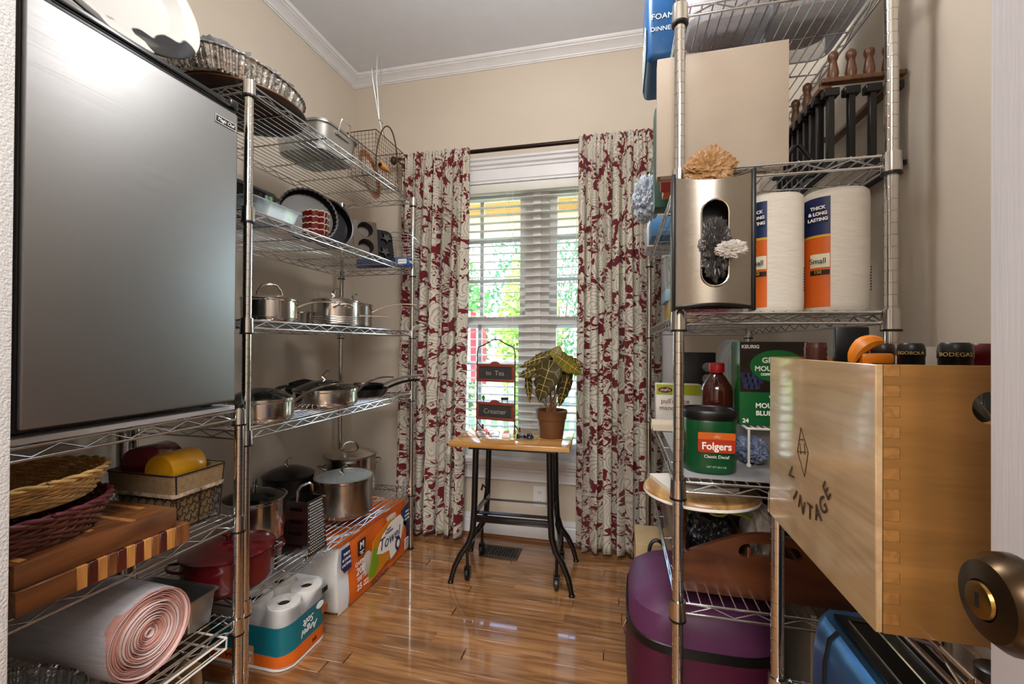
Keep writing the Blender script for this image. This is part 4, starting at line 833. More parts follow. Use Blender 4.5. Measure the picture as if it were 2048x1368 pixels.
TXT(tp, 'Angel', .034, (XF, -.045, .086), (0, -1, 0), (0, 0, -1), white, shear=.25); TXT(tp, 'Soft', .034, (XF, -.05, .118), (0, -1, 0), (0, 0, -1), white, shear=.25)
decal(tp, oval(0, 0, .02, .012, 20), (XF, .01, .136), (0, -1, 0), (0, 0, -1), white)
YF = -.1-.0565-.0026
TXT(tp, '64', .026, (-.11, YF, .032), (-1, 0, 0), (0, 0, -1), ink); TXT(tp, '16', .026, (-.03, YF, .03), (-1, 0, 0), (0, 0, -1), white); TXT(tp, 'MEGA', .012, (-.03, YF, .052), (-1, 0, 0), (0, 0, -1), white); TXT(tp, '64', .022, (XF, -.02, .032), (0, -1, 0), (0, 0, -1), ink)
decal(tp, rrect(-.02, .02, -.03, .03, .003), (-.03, YF, .045), (1, 0, 0), (0, 0, 1), M('tan_tag', '#d9a06c', .5)); decal(tp, [(-.014, -.01), (.016, -.012), (.02, .008), (0, .02), (-.018, .01)], (XF, .035, .105), (0, 1, 0), (0, 0, 1), M('copper_bear', '#a2552c', .5))
bar = B()
for k in range(14): bar.box(XF-.0004, XF+.0006, .022+k*.0022, .022+k*.0022+(.0008 if k % 3 else .0015), .168, .186)
P('barcode', bar, ink, tp)
pt = T('paper_towel_pack', 'large orange plastic-wrapped pack of paper towels on the floor under the bottom deck', 'paper towels', (-1.075, 1.84, 0))
amber = M('amber_print', '#d98a1a', .35, var=.2, vscale=5); pack = B()
def pr(x, s): 
    o = []
    for k in range(25):
        u = k/24; y = -.30+.60*u; o.append((x, y, 0))
    return o
P('towel_bundle', B().box(-.30, -.002, -.29, .29, .001, .268, .02, 3), wp, pt)
P('printed_wrap', B().grid(lambda u, v: (.002+.006*math.sin(u*PI*5)*math.sin(v*PI)+.004*math.sin(v*9+u*4), -.225+.50*u, .006+.262*v), 40, 20), orange, pt)
P('top_wrap', B().grid(lambda u, v: (.0-.29*u, -.29+.58*v, .2692+.0015*math.sin(u*9+v*14)), 20, 30), orange, pt)
P('clear_end', B().grid(lambda u, v: (.004*math.sin(v*7), -.295+.07*u, .004+.265*v), 4, 12), film, pt)
xq = .0115
def PD(o_, pts, m_, nm='printed_panel', off=0): return decal(pt, pts, (xq+off, o_[0], o_[1]), (0, 1, 0), (0, 0, 1), m_, nm, t=.0012)
PD((0, 0), [(-.29, .262), (-.235, .262), (-.222, .168), (-.27, .165), (-.292, .19)], navy); PD((0, 0), [(.20, .24), (.286, .262), (.284, .06), (.262, .13), (.225, .17)], navy)
PD((0, 0), [(-.09, .03), (.0, .04), (.16, .08), (.26, .16), (.20, .225), (.08, .24), (-.06, .2)], amber); PD((0, 0), [(-.10, .06), (-.05, .04), (-.005, .085), (-.02, .15), (-.055, .18), (-.075, .13)], M('leaf_print', '#7fa01e', .4), off=.001)
PD((0, 0), [(-.03, .13), (.02, .19), (.10, .225), (.19, .228), (.225, .19), (.20, .11), (.15, .06), (.10, .05), (.085, .10), (.02, .11)], white, off=.0014)
PD((0, 0), [(-.175, .185), (-.125, .187), (-.122, .25), (-.178, .248)], ink, off=.001); PD((0, 0), oval(.165, .098, .026, .034, 18), navy, off=.0024); PD((0, 0), oval(.168, .096, .014, .018, 18), white, off=.0032)
def PT(s_, size, y, z, m_, off=.002, w=None, **k): TXT(pt, s_, size, (xq+off, y, z), (0, 1, .0), (0, 0, 1), m_, width=w, **k)
PT('Towel', .078, .085, .152, navy, .0026, .19, shear=.2); PT('Super', .02, .075, .205, navy, .0026); PT('Premium', .02, .08, .19, navy, .0026)
PT('OVER', .026, -.165, .156, white); PT('200', .044, -.155, .123, white, bold=.0004); PT('SEETS', .026, -.15, .09, white); PT('25', .036, -.165, .055, white, bold=.0004); PT('MEGA', .014, -.115, .06, white); PT('ROLLS', .014, -.115, .046, white)
PT('M', .04, -.15, .225, white, .0024, bold=.001); PT("Member's", .0085, -.15, .2, white, .0024); PT('Mark', .0085, -.15, .191, white, .0024)
for i, s_ in enumerate(('THICK', '& LONG', 'LASTING')): PT(s_, .015, -.258, .238-.021*i, white, .002); PT(s_, .013, .262, .22-.019*i, white, .002)
PT('Strong & Absorbent', .018, .0, .022, navy, .0016)
PD((0, 0), [(.24, .03), (.278, .03), (.278, .085), (.24, .085)], white, off=.0014); bb_ = B()
for k in range(6): bb_.box(xq+.0028, xq+.0032, .244, .274, .035+k*.008, .0385+k*.008)
P('barcode', bb_, navy, pt)
# ================================================================ typewriter table in front of the window
tb = T('typewriter_table', 'small old typewriter table with wooden top and black metal legs under the window', 'table', (-.485, 2.07, 0), math.radians(2.2))
P('table_top', B().box(-.272, .272, -.175, .175, .618, .64, .003), WOOD('pine_table_top', '#9c6a32', '#cf9d5c', axis=0, scale=9, rough=.14, coat=.8), tb)
bm_ = M('black_painted_iron', '#0b0b0c', .3, var=.2, coat=.3)
P('apron_frame', B().box(-.19, .205, -.135, -.115, .602, .6175).box(-.19, .205, .115, .135, .602, .6175).box(-.19, -.17, -.115, .115, .602, .6175).box(.185, .205, -.115, .115, .602, .6175), bm_, tb)
for sx, sy in ((-1, -1), (1, -1), (-1, 1), (1, 1)):
    x0 = -.158 if sx < 0 else .18; y0 = sy*.122
    pts = [(x0, y0, .605), (x0+sx*.006, y0, .33), (x0+sx*.012, y0+sy*.002, .23), (x0+sx*.03, y0+sy*.01, .17), (x0+sx*.062, y0+sy*.02, .125), (x0+sx*.088, y0+sy*.03, .07), (x0+sx*.1, y0+sy*.036, .022), (x0+sx*.104, y0+sy*.038, .006)]
    leg = P('leg', B().tube(pts, [.0145, .0145, .0145, .014, .013, .012, .011, .011], 10).lathe([(.011, 0), (.014, 0), (.014, .006), (.011, .01)], 12, (x0+sx*.104, y0+sy*.038, 0)), bm_, tb)
    cx, cy_ = x0+sx*.035, y0+sy*.002
    c = P('caster', B().rod((x0+sx*.036, y0+sy*.012, .165), (cx, cy_, .045), .0075, 8).box(cx-.014, cx-.010, cy_-.012, cy_+.012, .022, .06).box(cx+.010, cx+.014, cy_-.012, cy_+.012, .022, .06).box(cx-.014, cx+.014, cy_-.012, cy_+.012, .056, .062), bm_, tb)
    P('caster_wheel', B().at(Matrix.Translation((cx, cy_, .0275)) @ Matrix.Rotation(PI/2, 4, 'Y')).lathe([(0, -.008), (.022, -.009), (.0275, -.006), (.0275, .006), (.022, .009), (0, .008)], 20), black, c)
for sx in (-1, 1):
    x0 = -.158 if sx < 0 else .18
    P('foot_casting', B().tube([(x0+sx*.02, -.122, .18), (x0+sx*.03, -.06, .155), (x0+sx*.034, 0, .15), (x0+sx*.03, .06, .155), (x0+sx*.02, .122, .18)], .011, 8).tube([(x0+sx*.012, -.122, .30), (x0+sx*.01, -.09, .2), (x0+sx*.03, -.06, .155)], .006, 6).tube([(x0+sx*.012, .122, .30), (x0+sx*.01, .09, .2), (x0+sx*.03, .06, .155)], .006, 6), bm_, tb)
    P('side_bar', B().box(x0-.005, x0+.005, -.12, .12, .30, .322), bm_, tb)
    P('lever', B().tube([(x0-sx*.0, .03, .315), (x0-sx*.006, .04, .37), (x0+sx*.012, .045, .385), (x0+sx*.022, .06, .355)], .005, 6), bm_, tb)
P('front_rail', B().box(-.16, .182, -.134, -.110, .272, .297, .002).box(-.16, .182, -.116, -.09, .303, .309), bm_, tb)
P('rear_rod', B().rod((-.16, .03, .322), (.182, .03, .322), .005, 8), bm_, tb)
ZT = .6402
# chalkboard stand
st = T('chalkboard_stand', 'two-tier bent wire stand with red framed chalkboard signs on the table', 'sign stand', (-.598, 2.125, ZT), math.radians(-10))
wr_ = M('bronze_wire', '#4a3323', .35, metal=.7); w = .104
P('wire_frame', B().tube([(-w, 0, .006), (-w, 0, .40), (-w+.006, 0, .425), (-w+.03, 0, .435), (-.05, 0, .445), (-.02, 0, .462), (0, 0, .465), (.02, 0, .462), (.05, 0, .445), (w-.03, 0, .435), (w-.006, 0, .425), (w, 0, .40), (w, 0, .006)], .0033, 8).tube([(-w, 0, .05), (-w, .065, .004)], .003, 6).tube([(w, 0, .05), (w, .065, .004)], .003, 6), wr_, st)
for s in (-1, 1):
    for y, h in ((0, .0), (.065, .0)): P('ball_foot', B().lathe([(0, 0), (.006, .002), (.007, .008), (.004, .014), (.006, .018), (.004, .026), (0, .028)], 10, (s*w, y, 0)), M('rust_red_paint', '#7d2c1d', .4, var=.2), st)
rf = M('red_sign_frame', '#7a3428', .4, var=.2); cb = M('chalkboard', '#2e2b28', .8, var=.25, vscale=20); chalk = M('chalk', '#8f8b86', .9)
for z0, txt in ((.255, 'to  Tea'), (.065, 'Creamer')):
    s = P('sign_frame', B().box(-w, w, -.012, -.003, z0, z0+.014, .002).box(-w, w, -.012, -.003, z0+.074, z0+.088, .002).box(-w, -w+.014, -.012, -.003, z0+.014, z0+.074, .002).box(w-.014, w, -.012, -.003, z0+.014, z0+.074, .002).at(frame((0, -.003, z0+.087), (1, 0, 0), (0, 0, 1))).prism([(-.03, 0), (.03, 0), (.02, .008), (.008, .014), (-.008, .014), (-.02, .008)], 0, .009), rf, st)
    P('slate', B().box(-w+.013, w-.013, -.0085, -.005, z0+.013, z0+.075), cb, s)
    TXT(s, txt, .034, (0, -.0085, z0+.043), (1, 0, 0), (0, 0, 1), chalk, name='chalk_writing')
    P('tier_shelf', B().box(-w, w, -.003, .062, z0-.001, z0+.003), rf, st).parent = s
zs = ZT+.0682
def pot_small(x, y, lab):
    t = T('clay_pot', lab, 'flower pot', (x, y, zs), 0); P('pot', B().lathe([(0, 0), (.015, 0), (.02, .055), (.024, .056), (.024, .075), (.02, .075), (.017, .06), (0, .06)], 20), M('terracotta', '#b2846a', .8), t)
    P('soil', B().lathe([(0, .066), (.019, .066)], 16), M('dry_soil', '#5b4536', .95), t); return t
pot_small(-.615, 2.163, 'small clay pot behind the lower chalkboard sign beside the glass jar')
t = pot_small(-.672, 2.173, 'tiny clay pot with green sprig behind the lower chalkboard sign')
P('sprig', B().tube([(0, 0, .066), (-.004, 0, .1)], .002, 5).grid(lambda u, v: (-.004+.02*(u-.5)*math.sin(PI*v), .002*math.sin(6*u), .085+.03*v), 3, 4), leafm[0], t)
jr = T('glass_jar', 'small glass jar with black lid behind the lower chalkboard sign', 'jar', (-.558, 2.152, zs)); P('jar', B().lathe([(0, 0), (.022, 0), (.024, .005), (.024, .075), (.017, .088), (.017, .096), (0, .096)], 20), cleanglass, jr); P('lid', B().lathe([(.019, .0965), (.019, .108), (0, .109)], 18), black, jr); P('contents', B().lathe([(0, .003), (.021, .003), (.021, .06), (0, .06)], 16), M('sugar', '#cfc0a8', .9), jr)
# eyeglasses, eraser box, sunglasses
eg = T('eyeglasses', 'pair of folded brown eyeglasses lying on the table', 'eyeglasses', (-.605, 2.015, ZT), .18); ef = M('tortoise_frame', '#2a1b14', .3)
for s in (-1, 1):
    r_ = P('rim', B().tube([(s*.031+x, y*.0+.0, .0045+.0155+y) for x, y in oval(0, 0, .025, .0155, 24, 2.8)], .0016, 6, closed=True), ef, eg); P('lens', B().at(frame((s*.031, 0, .02), (1, 0, 0), (0, 0, 1))).prism(oval(0, 0, .0245, .015, 20, 2.8), -.0006, .0006), GLASS('lens_glass', '#ffffff', .06, .02), r_)
    P('temple', B().tube([(s*.056, 0, .026), (s*.056, .008, .026), (s*.05, .012, .022), (s*-.04, .02+.006*s, .006), (s*-.055, .02+.006*s, .002)], .0016, 6), ef, eg)
P('bridge', B().tube([(-.007, 0, .022), (0, 0, .027), (.007, 0, .022)], .0015, 6), ef, eg)
er = T('eraser_box', 'tiny white box with pink top next to the eyeglasses', 'box', (-.522, 2.045, ZT)); P('box', B().box(-.02, .02, -.012, .012, 0, .02, .002), white, er); P('pink_top', B().box(-.013, .013, -.009, .009, .02, .03, .003), M('pink_rubber', '#d98f98', .6), er)
sgs = T('clip_scissors', 'small dark folded clip lying on the table beside the flower pot', 'clip', (-.428, 2.03, ZT)); dkb = M('dark_blue_plastic', '#141b24', .25)
P('ring', B().tube([(x, y, .012+.006*math.sin(3*a)) for a, (x, y) in enumerate(oval(-.017, 0, .019, .012, 20))], .005, 7, closed=True), dkb, sgs); P('ring', B().tube([(x, y, .01) for x, y in oval(.02, .004, .016, .012, 18)], .0055, 7, closed=True), dkb, sgs); P('clasp', B().box(.008, .034, -.004, .012, .002, .026, .004), dkb, sgs)
# potted alocasia
pp = T('potted_plant', 'potted plant with dark arrow-shaped leaves and pale veins on the table', 'plant', (-.315, 2.105, ZT))
P('flower_pot', B().lathe([(0, 0), (.054, 0), (.056, .003), (.066, .085), (.070, .088), (.076, .128), (.0775, .13), (.0735, .13), (.068, .092), (.062, .085), (.056, .01), (0, .01)], 40), M('brown_plastic_pot', '#6b4527', .45, var=.1), pp)
P('soil', B().grid(lambda u, v: ((.066*v)*math.cos(u*2*PI), (.066*v)*math.sin(u*2*PI), .112+.006*noise.noise(Vector((u*9, v*7, 2)))), 24, 6), M('potting_moss', '#8a6a45', .95, var=.4, vscale=80, bump=.8), pp)
lm_ = M('alocasia_leaf', '#4a4220', .4, var=.35, vscale=18, transl=.3); vn = M('leaf_vein', '#b79a55', .5); lm2 = M('alocasia_leaf_young', '#7d7420', .4, var=.3, vscale=18, transl=.4); stm = M('petiole', '#7e5634', .5)
def leaf(bp, tip, nrm, wd, mat, k):
    bp, tip, n = Vector(bp), Vector(tip), Vector(nrm).normalized(); ax = tip-bp; L = ax.length; y = ax.normalized(); x = y.cross(n).normalized(); n = x.cross(y)
    prof = [(-.34, .0), (-.32, .16), (-.2, .38), (-.02, .5), (.12, .46), (.22, .50), (.36, .38), (.46, .40), (.62, .26), (.72, .25), (.86, .10), (1, 0)]
    def pt(s, j):
        t, w = prof[j]; h = -.10*abs(s)*w*2-.28*(t*t)*(.5 if t > 0 else .8)+.05*math.sin(j*2.1+k)*abs(s)
        if t < 0 and abs(s) < .34: t = t*abs(s)*1.6
        return bp+y*(t*L)+x*(s*w*wd*2)+n*(h*L*.55)
    b = B(); b.grid(lambda u, v: pt(-1+2*u, round(v*11)), 8, 11); o = P('leaf', b, mat, pp, 60)
    md = o.modifiers.new('thick', 'SOLIDIFY'); md.thickness = .0008
    vb = B(); vb.tube([pt(0, j)+n*.0012 for j in range(3, 12)], [.0026-.0002*j for j in range(9)], 5)
    for j in (0, 2, 4, 6, 8, 9):
        for s in (-1, 1):
            j0 = max(3, j-1); vb.tube([pt(0, j0)+n*.0012, pt(s*.5, (j+j0)//2 if j > 2 else j+1)+n*.0016, pt(s*.92, j)+n*.0012], [.0017, .0013, .0006], 4)
    P('veins', vb, vn, o, 60)
    b = B(); rt = Vector((.02*math.sin(k*2.3), .018*math.cos(k*1.7), .112)); b.tube(bez(rt, rt+Vector((0, 0, .08)), bp+Vector((0, .02, -.07)), bp-n*.001, 10), [.0032-.00012*i for i in range(11)], 6); P('stem', b, stm, pp)
px = lambda u, v, dy: ((u-1100)*.00237, dy, (v-873)*-.00237)
for k, (a, t_, dy0, dy1, n, w_, m_) in enumerate([((1098, 738), (1078, 800), -.075, -.085, (-.1, -1, .35), .068, lm_), ((1078, 733), (1034, 750), -.04, -.05, (-.2, -.8, .7), .052, lm_), ((1075, 715), (1030, 731), .0, .01, (-.2, -.6, .9), .05, lm_), ((1108, 707), (1116, 688), -.02, -.0, (0, -.9, .3), .036, lm2), ((1122, 716), (1165, 745), -.03, -.02, (.3, -.7, .8), .06, lm2), ((1052, 764), (1056, 806), -.02, -.03, (-.6, -.8, .2), .028, lm_), ((1130, 762), (1118, 812), -.02, -.03, (.5, -.8, .2), .036, lm_), ((1092, 708), (1062, 706), .03, .05, (0, -.5, 1), .06, lm_), ((1125, 735), (1138, 778), .03, .05, (.4, -.8, .4), .045, lm2), ((1115, 722), (1108, 695), .05, .09, (0, -.4, 1), .06, lm_), ((1140, 724), (1160, 722), .04, .06, (.4, -.6, .8), .05, lm_)]):
    leaf(px(*a, dy0), px(*t_, dy1), n, w_, m_, k)
# ================================================================ right: tall rack of groceries
def rays(outline_fn, c, n):
    """sample a star-shaped outline radially about c: outline_fn(angle) -> radius"""
    return [(c[0]+outline_fn(2*PI*k/n)*math.cos(2*PI*k/n), c[1]+outline_fn(2*PI*k/n)*math.sin(2*PI*k/n)) for k in range(n)]
def rect_r(x0, x1, y0, y1, c):
    def f(a):
        ca, sa = math.cos(a), math.sin(a); t = 1e9
        if ca > 1e-9: t = min(t, (x1-c[0])/ca)
        if ca < -1e-9: t = min(t, (x0-c[0])/ca)
        if sa > 1e-9: t = min(t, (y1-c[1])/sa)
        if sa < -1e-9: t = min(t, (y0-c[1])/sa)
        return t
    return f
# top deck: foam plates
bluep = M('blue_printed_film', '#1c5a94', .3, var=.2, vscale=20)
fp = T('foam_plate_pack', 'blue printed pack of foam plates hanging over the edge of the top deck', 'plate pack', (.125, 1.42, SR[0])); P('wrapped_stack', B().box(-.055, .03, -.11, .12, 0, .26, .02, 3), bluep, fp)
P('clear_window', B().at(frame((-.0555, .0, .06), (0, -1, 0), (0, 0, 1))).prism(rrect(-.1, .1, -.045, .05, .02), 0, .0012), M('pale_plate_print', '#b7d3e3', .25, var=.5, vscale=30), fp)
for s_, z_, sz in (('FOAM', .12, .045), ('DINNER', .085, .036)): TXT(fp, s_, sz, (-.0558, .01, z_), (0, -1, 0), (0, 0, 1), white, bold=.001); TXT(fp, s_, sz*.5, (-.012, -.1103, z_), (1, 0, 0), (0, 0, 1), white)
decal(fp, oval(0, 0, .035, .03, 20), (-.0556, -.06, .055), (0, -1, 0), (0, 0, 1), M('yellow_print', '#d8a82a', .4))
plm = M('foam_white', '#cfccd0', .6, var=.05)
for k, (x, y, lab) in enumerate(((.262, 1.30, 'plastic-wrapped stack of white foam plates with blue print on the top deck'), (.464, 1.30, 'plastic-wrapped stack of foam plates next to the wall on the top deck'), (.40, 1.62, 'plastic-wrapped stack of foam bowls at the far part of the top deck'))):
    t = T('wrapped_plates', lab, 'plate pack', (x, y, SR[0]), 0, 'wrapped foam plates'); P('plate_stack', B().lathe([(0, .004), (.06, .004), (.09, .03), (.09, .15), (.07, .16), (0, .16)], 28), plm, t)
    P('plastic_wrap', B().loft([[(xx*s, yy*s, z) for xx, yy in rrect(-.1, .1, -.13, .13, .04, 5)] for z, s in ((0, .93), (.01, 1), (.15, 1.0), (.175, .8))]), GLASS('loose_wrap', '#dfe4ec', .3, .12), t)
    TXT(t, ('DINNER', 'PLATES', 'BOWLS')[k], .036, (0, -.05, .0012), (1, 0, 0), (0, -1, 0), navy, extrude=.0002)
# second deck: binder, peg rack, boxes, bag
bi = T('canvas_binder', 'large beige canvas binder standing on the second deck behind the near post', 'binder', (.235, 1.165, SR[1]), -.03); tan = M('beige_canvas', '#b8ab9b', .8, var=.05, bump=.12, bscale=300)
P('cover', B().box(-.147, .142, -.022, -.018, 0, .292, .0018).box(-.147, .142, .018, .022, 0, .292, .0018).box(-.147, -.143, -.018, .018, 0, .292), tan, bi); P('pages', B().box(-.138, .13, -.015, .015, .006, .28), M('page_white', '#ded8cc', .8), bi)
fr_ = WOOD('peg_wood', '#4a2d17', '#74492a', axis=2, scale=24, rough=.4)
pg = T('peg_slat_rack', 'wooden peg topped rack with black vertical slats near the right wall', 'rack', (.55, 1.37, SR[1]))
for x in (-.075, .07): P('top_rail', B().box(x-.012, x+.012, -.17, .17, .196, .208, .002), fr_, pg)
for y in (-.168, .168): P('end_rail', B().box(-.087, .085, y-.011, y+.011, .2085, .2195, .002), fr_, pg)
pegb = B().lathe([(.0105, 0), (.0105, .004), (.012, .012), (.0085, .034), (.0075, .04), (.0095, .045), (.0115, .052), (.010, .060), (.005, .065), (0, .066)], 16).done('peg'); pegb.materials.append(fr_)
for k in range(4): o = link('peg', pegb, pg); o.location = (-.06+.037*k, -.168, .2196)
for k in range(3): o = link('peg', pegb, pg); o.location = (-.075, -.06+.08*k, .2081)
bs_ = B().box(-.007, .007, -.007, .007, .012, .19, .0012, 1).box(-.0165, .0165, -.011, .011, .176, .1955, .002, 1).box(-.012, .012, -.009, .009, .012, .024).done('slat'); bs_.materials.append(black)
for k in range(4): o = link('slat', bs_, pg); o.location = (-.066+.043*k, -.168, 0)
for k in range(8): o = link('slat', bs_, pg); o.location = (-.075, -.135+.04*k, 0)
P('bottom_frame', B().box(-.087, .085, -.178, -.158, 0, .012, .002).box(-.087, -.063, -.158, .178, 0, .012, .002).box(.061, .085, -.158, .178, 0, .012, .002), black, pg)
hg = T('black_hanger', 'black plastic hanger standing between the binder and the peg rack', 'hanger', (.42, 1.24, SR[1])); P('shoulder', B().tube([(-.05, 0, .006), (.0, 0, .082), (.012, 0, .084), (.06, 0, .012), (.05, 0, .006), (-.045, 0, .006)], .006, 7, closed=True), black, hg)
def carton(name, label, x0, x1, y0, y1, z0, z1, mat, txt=None, tm=None, face='-y', size=.02, cat='box'):
    cx, cy = (x0+x1)/2, (y0+y1)/2; t = T(name, label, cat, (cx, cy, z0)); P('carton', B().box(x0-cx, x1-cx, y0-cy, y1-cy, 0, z1-z0, .0015), mat, t)
    P('closing_flap', B().box(x0-cx+.004, x1-cx-.004, y0-cy+.004, 0, z1-z0, z1-z0+.0008), mat, t)
    for i, s_ in enumerate((txt or '').split('|')):
        if s_:
            zz = (z1-z0)*.72-i*size*1.15
            if face == '-y': TXT(t, s_, size, (0, y0-cy, zz), (1, 0, 0), (0, 0, 1), tm or white)
            else: TXT(t, s_, size, (x0-cx, 0, zz), (0, -1, 0), (0, 0, 1), tm or white)
    return t
carton('tea_tin', 'dark green carton on the second deck at the far side of the binder', .10, .16, 1.40, 1.47, SR[1], SR[1]+.30, M('dark_green_card', '#1f4b3c', .4)); carton('game_box', 'narrow orange carton beside the dark green carton', .115, .20, 1.29, 1.33, SR[1], SR[1]+.27, M('orange_card', '#c65a25', .4, var=.1), 'TEA', size=.02)
carton('cook_book', 'thin red cookbook standing beside the orange carton', .105, .20, 1.25, 1.27, SR[1], SR[1]+.20, M('red_book_cloth', '#9c2a22', .5), cat='book')
crumple('hanging_bag', 'pale blue-white plastic bag bulging over the edge of the second deck', 'plastic bag', (.088, 1.62, SR[1]+.005), (.05, .06, .085), M('pale_plastic_bag', '#b9c3cf', .35, var=.15, transl=.25), 6, 4, .35, 2.4)
# third deck: bag holder, paper towels and small boxes
wt = M('paper_towel_white', '#e9e3d6', .75, var=.04, vscale=25, bump=.35, bscale=45, stretch=(1, 1, 3))
def towel(label, x, y, rad, z, h):
    t = T('paper_towel_roll', label, 'paper towels', (x, y, z), 0, 'wrapped paper towel rolls')
    def sq(s, zz): return [(xx, yy, zz) for xx, yy in oval(0, 0, rad*s, rad*s, 40, 2.7)]
    P('wrapped_roll', B().loft([sq(.93, 0), sq(.985, .006), sq(1, .02), sq(1, h-.02), sq(.98, h-.006), sq(.9, h)]), wt, t)
    def patch(a0, a1, z0, z1, m, nm, off):
        def fn(u, v):
            a = a0+(a1-a0)*u; f = lambda c: math.copysign(abs(c)**(2/2.7), c); k = 1+off/rad
            return (rad*k*f(math.sin(a)), -rad*k*f(math.cos(a)), z0+(z1-z0)*v)
        return P(nm, B().grid(fn, 10, 2), m, t)
    patch(-1.5, -.36, .012, h-.03, orange, 'orange_label', .0008); patch(-1.5, -.36, h*.62, h-.02, navy, 'blue_label', .0012); patch(-1.5, -.36, h*.605, h*.625, M('yellow_print', '#d8a82a', .4), 'yellow_stripe', .0014)
    patch(-1.1, -.38, h*.36, h*.47, M('cream_logo', '#e9e4c8', .4), 'logo_plate', .0016); patch(-1.1, -.38, h*.30, h*.34, ink, 'logo_shadow', .0016)
    f = lambda a: Vector((rad*math.copysign(abs(math.sin(a))**(2/2.7), math.sin(a)), -rad*math.copysign(abs(math.cos(a))**(2/2.7), math.cos(a)), 0))
    A = f(-.55); C = f(-.98); dx = (A-C).normalized()
    for i, s_ in enumerate(('THICK', '& LONG', 'LASTING')): TXT(t, s_, .0105, (A+C)/2+Vector((dx.y, -dx.x, 0))*.006+Vector((0, 0, h-.046-.0135*i)), dx, (0, 0, 1), white, bold=.0004)
    TXT(t, '150', .011, (A+C)/2+Vector((dx.y, -dx.x, 0))*.006+Vector((0, 0, h*.32)), dx, (0, 0, 1), M('yellow_print', '#d8a82a', .4)); TXT(t, 'Small', .017, (A+C)/2+Vector((dx.y, -dx.x, 0))*.006+Vector((0, 0, h*.41)), dx, (0, 0, 1), ink)
    bb = B()
    for k in range(9):
        a = 1.02; p = f(a); bb.box(p.x-.006, p.x+.001, p.y-.002, p.y+.001, .05+k*.0065, .053+k*.0065)
    P('barcode', bb, ink, t)
towel('wrapped paper towel roll beside the steel bag holder', .365, 1.215, .0625, SR[2], .282); towel('wrapped paper towel roll beside the corner post by the wall', .50, 1.225, .0665, SR[2], .287)
bh_ = T('bag_holder', 'curved stainless steel bag dispenser with oval slot hung on the rack', 'bag holder', (.198, 1.075, 1.163), math.radians(0))
W_, H_ = .082, .295
def bhf(u, v): return (-W_+2*W_*u, -.022-.026*(1-(2*u-1)**2), H_*v - .02*(1-(2*u-1)**2)*(1 if v > .5 else -.3)*(abs(v-.5)*2)**4)
def slot(u, v): x = (2*u-1)*W_; z = (v-.47)*H_; return (x*x+max(0, abs(z)-.066)**2) < .0275**2
P('steel_face', B().grid(bhf, 96, 150, slot), STEEL('bag_holder_steel', '#a59d92', .32, axis=0), bh_)
P('slot_rim', B().tube([(x, -.0235-.026*(1-(x/W_)**2), .47*H_+z) for x, z in [(.0275*math.cos(a), .066+.0275*math.sin(a)) for a in [PI*k/10 for k in range(11)]]+[(.0275*math.cos(a), -.066+.0275*math.sin(a)) for a in [PI+PI*k/10 for k in range(11)]]], .0022, 6, closed=True), steel, bh_)
for s in (-1, 1): P('black_edge', B().box(s*W_-.004, s*W_+.004, -.027, .004, -.006, H_+.006, .002), black, bh_)
P('back_plate', B().box(-W_, W_, .0, .004, 0, H_), black, bh_); P('bottom_lip', B().tube([bhf(k/12, .0) for k in range(13)], .004, 6), black, bh_)
crumple('plastic_bag', 'crumpled tan plastic bag stuffed in the top of the steel bag holder', 'plastic bag', (.19, 1.05, 1.42), (.055, .02, .05), M('tan_bag', '#b98d5c', .35, var=.25, transl=.2), 2, 4, .45, 2.6, 'bags in the holder'); crumple('plastic_bag', 'crumpled dark grey plastic bag pushing out of the slot of the holder', 'plastic bag', (.200, 1.034, 1.215), (.033, .026, .072), M('grey_bag', '#3d3a38', .3, var=.3), 3, 4, .45, 2.4, 'bags in the holder'); crumple('plastic_bag', 'small white plastic bag hanging from the slot of the holder', 'plastic bag', (.226, 1.008, 1.262), (.034, .014, .02), M('white_bag', '#d9d3cc', .4, transl=.25), 5, 4, .45, 2.4, 'bags in the holder')
carton('sandwich_bag_box', 'pale blue carton on the third deck at the far left edge', .155, .27, 1.62, 1.80, SR[2]+.075, SR[2]+.115, M('pale_blue_card', '#86a3b5', .5), 'BAGS', navy, size=.018); carton('tea_box', 'mustard yellow carton under the pale blue one on the third deck', .165, .27, 1.62, 1.78, SR[2], SR[2]+.0745, M('mustard_card', '#a8862c', .5), '90', ink, size=.022)
cu = T('paper_cup_sleeve', 'wrapped stack of green and white paper cups standing on the pale blue carton', 'paper cups', (.20, 1.70, SR[2]+.1165)); P('cups', B().lathe([(0, 0), (.028, 0), (.034, .11), (.036, .112), (.036, .12), (0, .12)], 22), M('cup_white', '#d7d9cf', .5), cu); P('green_swirl', B().tube([(.0335*math.cos(a), .0335*math.sin(a), .02+.014*k) for k, a in enumerate((-2.6, -2.3, -2.1, -2.2, -2.5, -2.7))], .004, 6), M('lime_print', '#7c9a3c', .5), cu)
P('clear_bag', B().lathe([(.0, -.0002), (.04, .0), (.043, .06), (.046, .125), (.03, .13)], 18), film, cu)
pkb = crumple('produce_bag', 'pink printed plastic bag lying behind the steel bag holder', 'plastic bag', (.235, 1.36, SR[2]), (.07, .06, .03), M('pink_bag', '#b9697f', .4, var=.6, vscale=14), 9, 4, .35, 2.4)
